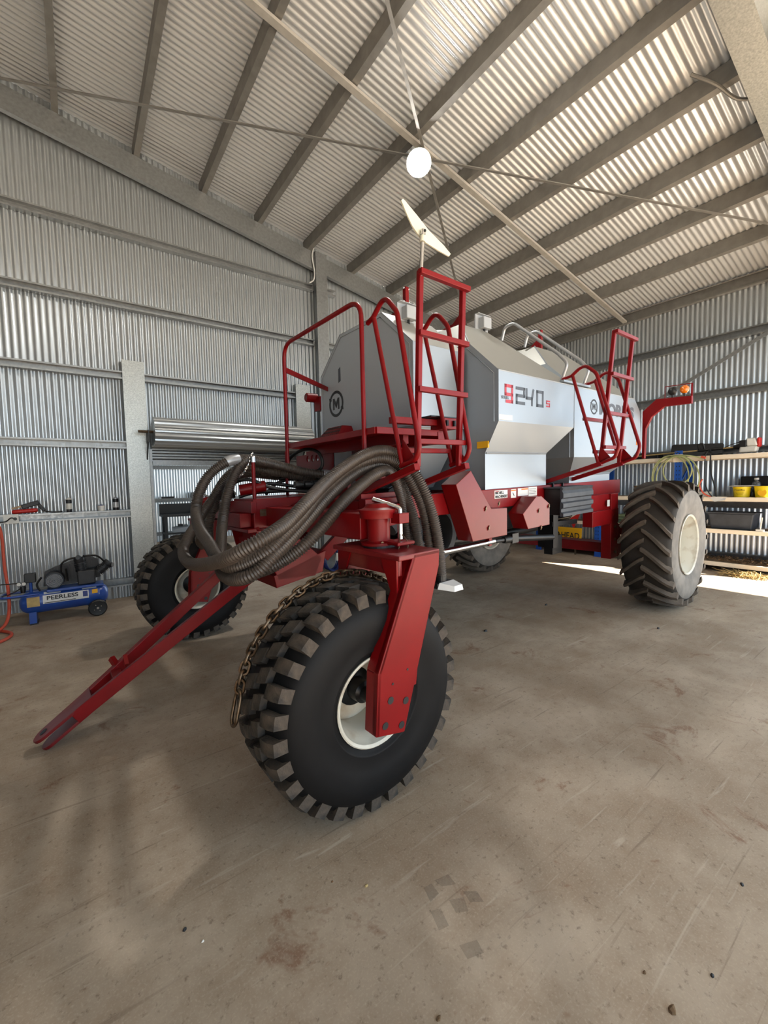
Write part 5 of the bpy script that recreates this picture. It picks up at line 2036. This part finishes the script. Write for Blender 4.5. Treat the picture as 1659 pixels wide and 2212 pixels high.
POST = [1.58, 3.0, 4.43, 5.82]
for v in POST:
    for u in (SU0 - 0.012, SU1 - 0.05):
        p = rb('upright', u, u + 0.05, v - 0.055, v + 0.055, 0.006, 2.09, 'bluepost')
        rb('foot_plate', u - 0.02, u + 0.07, v - 0.07, v + 0.07, 0.0, 0.008, 'bluepost', p)
        if u < SU0:
            mb = MB()
            for k in range(26):
                z = 0.15 + k * 0.075
                for d in (-0.022, 0.022):
                    mb.box(-0.0135, -0.0115, v - 3.0 + d - 0.006, v - 3.0 + d + 0.006, z, z + 0.025)
            mb.build('slot', M['ink'], p)['kind'] = 'stuff'
for z in LEV:
    for a, b in zip([V0] + POST, POST):
        for u in (SU0, SU1 - 0.05):
            rb('shelf_beam', u, u + 0.04, a + (0.056 if a > V0 else 0), b - 0.056, z - 0.07, z, 'beam', bevel=0.003)
        rb('shelf_board', SU0 + 0.04, SU1 - 0.05, a + 0.002, b - 0.002, z - 0.03, z - 0.004, 'board')
    for v in POST[:2]:
        c = rb('beam_connector', SU0 - 0.02, SU0 - 0.012, v - 0.075, v + 0.075, z - 0.09, z + 0.05, 'beam')
for v in POST:
    mb = MB()
    mb.beam((SU1 - SU0 - 0.03, v - 3.0, 1.85), (0.03, v - 3.0, 1.45), 0.02, 0.03)
    mb.beam((SU1 - SU0 - 0.03, v - 3.0, 1.20), (0.03, v - 3.0, 0.80), 0.02, 0.03)
    pieces(mb, 'diagonal_brace', M['bluepost'], rk)

Z1, Z2, Z3, Z4 = [z + 0.0005 for z in LEV]
# top level: black board, brush cutter, garden hose
bp_ = tag(empty('black_board', (8.98, 2.85, Z1)), 'long black plastic board standing on the top shelf', 'board')
mb = MB()
pb = [(-0.40, 0), (0.40, 0), (0.40, 0.19), (0.38, 0.215), (-0.36, 0.255), (-0.39, 0.235)]
mb.prism([(0.02 + q * 0.3, p, q) for p, q in [(-a, b) for a, b in pb]], [(0.05 + q * 0.3, p, q) for p, q in [(-a, b) for a, b in pb]])
mb.build('board_panel', M['black'], bp_, bevel=0.006)
bc = tag(empty('brush_cutter', (8.86, 2.5, Z1)), 'brush cutter with white and red motor lying on the top shelf', 'brush cutter')
mb = MB()
mb.tube([(0.0, 1.35, 0.06), (0.0, 0.6, 0.09), (0.0, -0.28, 0.12)], 0.013, 10)
mb.build('shaft', M['gold'], bc, smooth=40)
mb = MB()
mb.tube([(0.0, 0.26, 0.10), (0.0, -0.10, 0.113)], 0.024, 10)
mb.build('grip', M['black'], bc, smooth=40)
mb = MB()
mb.tube(fillet([(0.0, 0.24, 0.10), (-0.04, 0.24, 0.20), (-0.03, 0.18, 0.22), (0.0, 0.16, 0.10)], 0.03), 0.016, 8)
mb.build('loop_handle', M['black'], bc, smooth=40)
mb = MB()
mb.lathe([(0, 0.03), (0.06, 0.045), (0.09, 0.05)], (0, -0.24, 0.12), (0, -1, 0.05), 14)
mb.build('clutch_cover', M['black'], bc, smooth=40)
mb = MB()
mb.hexa([(-0.07, -0.32, 0.02), (0.08, -0.32, 0.02), (0.08, -0.54, 0.02), (-0.07, -0.54, 0.02)][::-1], [(-0.06, -0.33, 0.13), (0.07, -0.33, 0.13), (0.07, -0.56, 0.12), (-0.06, -0.56, 0.12)][::-1])
mb.build('fuel_tank', M['white'], bc, bevel=0.025)
mb = MB()
mb.hexa([(-0.08, -0.42, 0.12), (0.08, -0.42, 0.12), (0.08, -0.56, 0.12), (-0.08, -0.56, 0.12)][::-1], [(-0.05, -0.40, 0.25), (0.06, -0.40, 0.25), (0.06, -0.52, 0.25), (-0.05, -0.52, 0.25)][::-1])
mb.build('engine_cover', M['white'], bc, bevel=0.02)
mb = MB()
mb.box(-0.085, 0.06, -0.42, -0.33, 0.11, 0.22)
mb.build('muffler_cover', M['black'], bc, bevel=0.01)
mb = MB()
mb.box(-0.06, 0.06, -0.585, -0.545, 0.10, 0.25)
mb.build('starter_cover', M['redplastic'], bc, bevel=0.015)
mb = MB()
mb.tube(spline([(0.0, -0.10, 0.11), (-0.02, -0.20, 0.16), (-0.01, -0.33, 0.20)], 5), 0.006, 6)
mb.build('throttle_cable', M['black'], bc, smooth=40)
mb = MB()
for (o0, o1) in ((0.03, 0.10), (-0.04, -0.10)):
    mb.tube(spline([(-0.06, 0.06, 0.10), (-0.19, 0.06 + o0, 0.0), (-0.20, 0.05 + o0 * 1.2, -0.3), (-0.20, 0.0 + o1 * 0.6, -0.55), (-0.20, -0.05 + o1 * 0.3, -0.70)], 6), 0.010, 6)
pieces(mb, 'shoulder_strap', M['black'], bc, smooth=40)
mb = MB()
mb.tube(spline([(-0.20, 0.12, -0.40), (-0.20, 0.16, -0.50), (-0.20, 0.10, -0.64), (-0.19, 0.0, -0.70)], 6), 0.012, 6)
mb.build('red_sleeve', M['orangehose'], bc, smooth=40)
# coil of garden hose hung over the upright
gh = tag(empty('garden_hose', (8.64, 3.0, 2.05)), 'pale green garden hose coiled over the blue shelf upright', 'hose')
for (r1, r2, cy, cz, du) in ((0.36, 0.40, 0.06, -0.44, 0.0), (0.33, 0.38, 0.10, -0.42, -0.02), (0.25, 0.25, -0.02, -0.31, -0.04), (0.38, 0.42, -0.01, -0.47, -0.01)):
    mb = MB()
    pts = [(du, cy + r1 * math.cos(2 * PI * k / 30) * 0.88, cz + r2 * math.sin(2 * PI * k / 30)) for k in range(30)]
    mb.tube(pts, 0.011, 6, closed=True)
    mb.build('hose_turn', M['greenhose'], gh, smooth=60)
mb = MB()
mb.tube(spline([(0, 0.1, -0.05), (-0.01, -0.12, -0.05), (0.0, -0.3, -0.09), (0.0, -0.38, -0.12)], 5), 0.012, 6)
mb.build('hose_tail', M['greenhose'], gh, smooth=60)
mb = MB()
mb.tube([(0.0, -0.36, -0.09), (0.0, -0.42, -0.115)], 0.019, 8)
mb.build('hose_fitting', M['orangehose'], gh, smooth=40)
hook = MB()
hook.tube([(0.05, 0.0, 0.01), (-0.06, 0.0, 0.01), (-0.065, 0.0, 0.03)], 0.006, 6)
hook.build('hose_hook', M['steel'], gh)
o = tag(empty('timber_offcut', (8.98, 4.62, Z1)), 'long brown timber offcut lying on the top shelf', 'timber')
mb = MB()
mb.box(-0.06, 0.06, -0.6, 0.7, 0, 0.05)
mb.build('timber_body', M['brown'], o)
mb = MB()
mb.box(-0.065, 0.02, 0.55, 0.72, 0.05, 0.075)
mb.build('timber_cleat', M['brown'], o)
o = tag(empty('black_case', (9.02, 3.65, Z1)), 'flat black case lying on the top shelf behind the hose', 'case')
mb = MB()
mb.box(-0.12, 0.12, -0.25, 0.30, 0, 0.10)
mb.build('case_body', M['black'], o, bevel=0.015)
mb = MB()
mb.tube(fillet([(-0.12, -0.06, 0.05), (-0.15, -0.06, 0.05), (-0.15, 0.06, 0.05), (-0.12, 0.06, 0.05)], 0.015), 0.008, 6)
mb.build('case_handle', M['black'], o)


def tub(name, u, v, z, r0, r1, h, m, label, mark):
    t = tag(empty(name, (u, v, z)), label, 'tub')
    mb = MB()
    mb.lathe([(0, r0), (h, r1), (h, r1 - 0.005), (0.006, r0 - 0.005), (0.006, 0)], (0, 0, 0), (0, 0, 1), 28)
    mb.build('tub_body', M[m], t, smooth=40)
    mb = MB()
    mb.lathe([(h - 0.012, r1 + 0.004), (h + 0.003, r1 + 0.006)], (0, 0, 0), (0, 0, 1), 28)
    mb.build('tub_rim', M[m], t, smooth=40)
    if mark == 'text':
        text('tub_lettering', 'Docycline', 0.035, 'ink', t, (-(r0 + r1) / 2 - 0.006, 0.075, h * 0.72), (PI / 2, 0, -PI / 2), 1.0, 0.0006, shear=False)
        mb = MB()
        for k in range(3):
            mb.box(-(r0 + r1) / 2 - 0.002 + k * 0.002, -(r0 + r1) / 2 + k * 0.002, -0.06 + 0.01 * k, 0.06 - 0.01 * k, h * 0.5 - k * 0.02, h * 0.52 - k * 0.02)
        mb.build('small_print', M['ink'], t)['kind'] = 'stuff'
    else:
        mb = MB()
        mb.lathe([(0, 0.055), (0.002, 0.055)], (-(r0 + r1) / 2 - 0.002, 0, h * 0.45), (-1, 0, 0.1), 20)
        mb.build('round_label', M['signyellow'], t)
    return t


tub('yellow_tub', 8.84, 2.13, Z2, 0.10, 0.115, 0.165, 'yellow', 'yellow plastic tub with black lettering under the papers', 'text')
tub('yellow_tub', 8.84, 1.85, Z2, 0.105, 0.125, 0.175, 'yellow', 'yellow plastic tub with a plain round label below the clear bottle', 'plain')
o = tag(empty('paper_stack', (8.82, 2.15, Z2 + 0.172)), 'loose white papers lying over a yellow tub', 'papers')
for k in range(4):
    mb = MB()
    a = 0.2 * k - 0.3
    c, s = math.cos(a), math.sin(a)
    q = [(-0.10, -0.12), (0.06, -0.12), (0.06, 0.16), (-0.10, 0.16)]
    mb.prism([(x * c - y * s - 0.01 * k, x * s + y * c - 0.03 * k, 0.004 + 0.004 * k + 0.02 * abs(x) * (k % 2)) for x, y in q], [(x * c - y * s - 0.01 * k, x * s + y * c - 0.03 * k, 0.006 + 0.004 * k + 0.02 * abs(x) * (k % 2)) for x, y in q])
    mb.build('sheet', M['paper'], o)
o = tag(empty('clear_bottle', (9.03, 1.99, Z2)), 'clear plastic bottle standing behind the yellow tubs', 'bottle')
mb = MB()
mb.lathe([(0, 0.06), (0.20, 0.06), (0.24, 0.05), (0.26, 0.028), (0.28, 0.026)], (0, 0, 0), (0, 0, 1), 20)
mb.build('bottle_body', M['clear'], o, smooth=40)
mb = MB()
mb.lathe([(0.28, 0.032), (0.305, 0.032), (0.31, 0.028), (0.31, 0)], (0, 0, 0), (0, 0, 1), 16)
mb.build('bottle_cap', M['white'], o, smooth=40)
o = tag(empty('open_black_case', (9.18, 2.0, Z2)), 'black hard case with raised lid behind the clear bottle', 'case')
mb = MB()
mb.box(-0.08, 0.05, -0.25, 0.24, 0, 0.09)
mb.build('case_base', M['black'], o, bevel=0.01)
mb = MB()
mb.box(0.02, 0.05, -0.25, 0.24, 0.09, 0.34)
mb.build('case_lid', M['black'], o, bevel=0.02)
o = tag(empty('paper_sheet', (8.78, 2.39, Z2)), 'white paper sheet hanging over the front of the middle shelf', 'paper')
mb = MB()
mb.grid([[(0.12, -0.11, 0.004), (0.12, 0.16, 0.004)], [(-0.075, -0.10, 0.003), (-0.085, 0.16, 0.006)], [(-0.095, -0.08, -0.05), (-0.095, 0.06, -0.08)]])
mb.build('sheet', M['paper'], o)
o = tag(empty('blue_bag', (8.98, 2.97, Z2)), 'dark blue soft bag with pale flap on the middle shelf', 'bag')
mb = MB()
mb.hexa([(-0.12, -0.18, 0), (0.12, -0.18, 0), (0.12, 0.16, 0), (-0.12, 0.16, 0)], [(-0.07, -0.12, 0.19), (0.07, -0.12, 0.19), (0.07, 0.12, 0.21), (-0.07, 0.12, 0.21)])
mb.build('bag_body', M['bluecable'], o, bevel=0.04)
mb = MB()
mb.hexa([(-0.11, -0.22, 0.17), (0.10, -0.22, 0.17), (0.10, 0.14, 0.21), (-0.11, 0.14, 0.21)], [(-0.11, -0.20, 0.20), (0.10, -0.20, 0.20), (0.10, 0.14, 0.24), (-0.11, 0.14, 0.24)])
mb.build('bag_flap', M['greybox'], o, bevel=0.008)
o = tag(empty('white_box', (8.84, 2.67, Z2)), 'small white carton in front of the dark blue bag', 'box')
mb = MB()
mb.box(-0.07, 0.08, -0.11, 0.10, 0, 0.085)
mb.build('carton_body', M['white'], o)
mb = MB()
mb.box(-0.072, 0.082, -0.112, 0.102, 0.06, 0.088)
mb.build('carton_lid', M['white'], o)
o = tag(empty('grey_tub', (8.93, 2.25, Z3)), 'large grey plastic tub on the third shelf of the rack', 'tub')
mb = MB()
mb.hexa([(-0.16, -0.27, 0), (0.17, -0.27, 0), (0.17, 0.27, 0), (-0.16, 0.27, 0)], [(-0.19, -0.31, 0.27), (0.2, -0.31, 0.27), (0.2, 0.31, 0.27), (-0.19, 0.31, 0.27)])
mb.build('tub_body', M['darkgrey'], o, bevel=0.02)
mb = MB()
mb.box(-0.21, 0.21, -0.335, 0.335, 0.265, 0.285)
mb.build('tub_rim', M['darkgrey'], o, bevel=0.005)
o = tag(empty('white_brush', (8.74, 1.86, Z3)), 'white handled brush standing at the end of the grey tub', 'brush')
mb = MB()
mb.tube([(0, 0, 0.02), (0.0, -0.02, 0.22)], 0.010, 8)
mb.build('handle', M['white'], o, smooth=40)
mb = MB()
mb.box(-0.03, 0.03, -0.05, 0.05, 0, 0.03)
mb.build('brush_head', M['white'], o)
o = tag(empty('fabric_roll', (8.92, 2.92, Z3)), 'rolled grey fabric lying on the third shelf', 'fabric')
mb = MB()
mb.lathe([(-0.25, 0.0), (-0.25, 0.06), (0.2, 0.065), (0.2, 0.0)], (0, -0.05, 0.066), (0.1, 1, 0), 16)
mb.build('roll_body', M['greybox'], o, smooth=40)
mb = MB()
mb.lathe([(-0.02, 0.068), (0.02, 0.068)], (0, -0.05, 0.066), (0.1, 1, 0), 16)
mb.build('roll_tie', M['black'], o)
o = tag(empty('dark_sack', (8.96, 3.9, Z3)), 'dark green sacks folded on the third shelf beside the tyre', 'sack')
for k in range(3):
    mb = MB()
    mb.box(-0.16, 0.16, -0.25 + 0.02 * k, 0.24 - 0.03 * k, 0.06 * k, 0.06 * k + 0.055)
    mb.build('fold', mat('green_canvas_%d' % k, (70 + 14 * k, 84 + 14 * k, 66 + 10 * k), 0.9, vary=0.1) and bpy.data.materials['green_canvas_%d' % k], o, bevel=0.02)
o = tag(empty('flower_pot', (8.95, 3.75, Z2)), 'small brown pot on the middle shelf beside the frame end', 'pot')
mb = MB()
mb.lathe([(0, 0.05), (0.12, 0.07), (0.13, 0.075), (0.12, 0.065), (0.02, 0.045), (0.02, 0)], (0, 0, 0), (0, 0, 1), 18)
mb.build('pot_body', M['brown'], o, smooth=40)
mb = MB()
for k in range(7):
    a = k * 0.9
    mb.beam((0.02 * math.cos(a), 0.02 * math.sin(a), 0.10), (0.09 * math.cos(a), 0.09 * math.sin(a), 0.20), 0.03, 0.006)
pieces(mb, 'dry_leaf', M['debris'], o)
# bottom levels seen below the frame: road signs, folders
o = tag(empty('road_sign', (8.62, 5.0, 0.30)), 'yellow road sign with black lettering leaning against the rack', 'sign')
mb = MB()
mb.box(-0.012, 0.0, -0.27, 0.34, -0.04, 0.28)
mb.build('sign_plate', M['signyellow'], o, rot=(0, 0.08, 0))
text('sign_lettering', 'AHEAD', 0.185, 'ink', o, (-0.014, 0.30, 0.10), (PI / 2, 0, -PI / 2), 0.88, 0.002, shear=False)
mb = MB()
for y in (-0.15, 0.2):
    mb.box(-0.01, 0.02, y, y + 0.03, -0.30, 0.0)
pieces(mb, 'sign_leg', M['steel'], o)
o = tag(empty('warning_triangle', (8.66, 4.93, 0.56)), 'red and white warning sign hanging above the yellow sign', 'sign')
mb = MB()
mb.prism([(0, 0.16, 0.30), (0, 0.0, 0.0), (0, -0.15, 0.34), (0, -0.10, 0.38), (0, 0.12, 0.36)], [(0.01, 0.16, 0.30), (0.01, 0.0, 0.0), (0.01, -0.15, 0.34), (0.01, -0.10, 0.38), (0.01, 0.12, 0.36)])
mb.build('sign_plate', M['redplastic'], o)
mb = MB()
mb.prism([(-0.003, 0.06, 0.23), (-0.003, -0.06, 0.30), (-0.003, -0.09, 0.36), (-0.003, 0.09, 0.34)], [(-0.001, 0.06, 0.23), (-0.001, -0.06, 0.30), (-0.001, -0.09, 0.36), (-0.001, 0.09, 0.34)])
mb.build('sign_patch', M['white'], o)
for k, (mt, nm) in enumerate((('black', 'black'), ('white', 'white'), ('greybox', 'grey'), ('bluecable', 'blue'))):
    o = tag(empty('ring_binder', (8.82, 4.30 - 0.075 * k, Z4)), '%s ring binder standing on the bottom shelf beside the blue upright' % nm, 'binder', 'binders on the bottom shelf')
    mb = MB()
    mb.box(-0.10, 0.14, -0.032, 0.032, 0, 0.36)
    mb.build('cover', M[mt], o, bevel=0.004)
    mb = MB()
    mb.box(-0.102, -0.10, -0.02, 0.02, 0.20, 0.28)
    mb.build('spine_label', M['paper'], o)

# litter under the bottom shelf
mb = MB()
rnd = random.Random(3)
for k in range(420):
    u, v = rnd.uniform(8.42, 8.68), rnd.gauss(1.98, 0.16)
    a = rnd.uniform(0, PI)
    l = rnd.uniform(0.05, 0.16)
    z = rnd.uniform(0.003, 0.07)
    c, s = math.cos(a) * l / 2, math.sin(a) * l / 2
    mb.beam((u - c, v - s, z), (u + c, v + s, max(0.002, z + rnd.uniform(-0.05, 0.05))), 0.005, 0.004)
o = mb.build('straw', M['gold'])
tag(o, 'loose pile of straw on the floor under the right rack', 'straw')
o['kind'] = 'stuff'
mb = MB()
for k in range(500):
    u, v = rnd.uniform(8.74, 9.2), rnd.uniform(1.5, 3.1)
    zb = 0.1705
    r_ = rnd.uniform(0.015, 0.045)
    a = rnd.uniform(0, PI)
    c, s = math.cos(a) * r_, math.sin(a) * r_
    z = zb + rnd.uniform(0.0, 0.05)
    mb.add([(u - c, v - s, z), (u + s * 0.5, v - c * 0.5, z + rnd.uniform(0, 0.03)), (u + c, v + s, z), (u - s * 0.5, v + c * 0.5, z + rnd.uniform(0, 0.03))], [(0, 1, 2, 3)])
o = mb.build('leaf_litter', M['debris'])
tag(o, 'dry brown leaf litter heaped on the bottom shelf', 'leaves')
o['kind'] = 'stuff'

# clods and scraps on the concrete
CLOD = [((399, 2008), 0.010, 'small dark clod on the concrete at the lower left', 'ink'), ((438, 2034), 0.006, 'tiny white flake on the concrete beside the dark clod', 'white'),
        ((1539, 2108), 0.008, 'small black clod on the concrete at the lower right', 'ink'), ((1452, 2183), 0.016, 'brown dirt clod near the bottom right of the floor', 'debris'),
        ((1603, 1911), 0.009, 'black crumb on the concrete near the right edge', 'ink'), ((948, 2200), 0.009, 'brown crumb at the bottom edge of the floor', 'debris'),
        ((718, 1905), 0.005, 'tiny rust crumb right below the near front tyre', 'brown'), ((1048, 1364), 0.024, 'dark clod on the floor behind the near front tyre', 'ink'),
        ((1422, 1358), 0.018, 'dark crumb on the floor in front of the rear tyre', 'ink'), ((1180, 1307), 0.02, 'dark flake on the floor under the toolbox', 'ink'),
        ((792, 1914), 0.007, 'pale splinter on the concrete below the near front tyre', 'gold'), ((1392, 2101), 0.007, 'small brown crumb left of the black clod', 'debris')]
for (px, r_, lab, mt) in CLOD:
    x, y, _ = on_floor(*px)
    o = tag(empty('dirt_clod', (x, y, 0)), lab, 'clod')
    mb = MB()
    rn = random.Random(int(px[0]))
    n = 7
    lo_, mi_, tp_ = [], [], []
    for k in range(n):
        a = 2 * PI * k / n
        f = rn.uniform(0.7, 1.25)
        lo_.append((r_ * f * math.cos(a), r_ * f * 0.7 * math.sin(a), 0.0))
        mi_.append((r_ * 0.8 * f * math.cos(a), r_ * 0.55 * f * math.sin(a), r_ * rn.uniform(0.4, 0.8)))
    mb.grid([lo_ + [lo_[0]], mi_ + [mi_[0]]])
    mb.add(mi_ + [(0, 0, r_ * 0.9)], [(k, (k + 1) % n, n) for k in range(n)])
    mb.build('clod_body', M[mt], o)
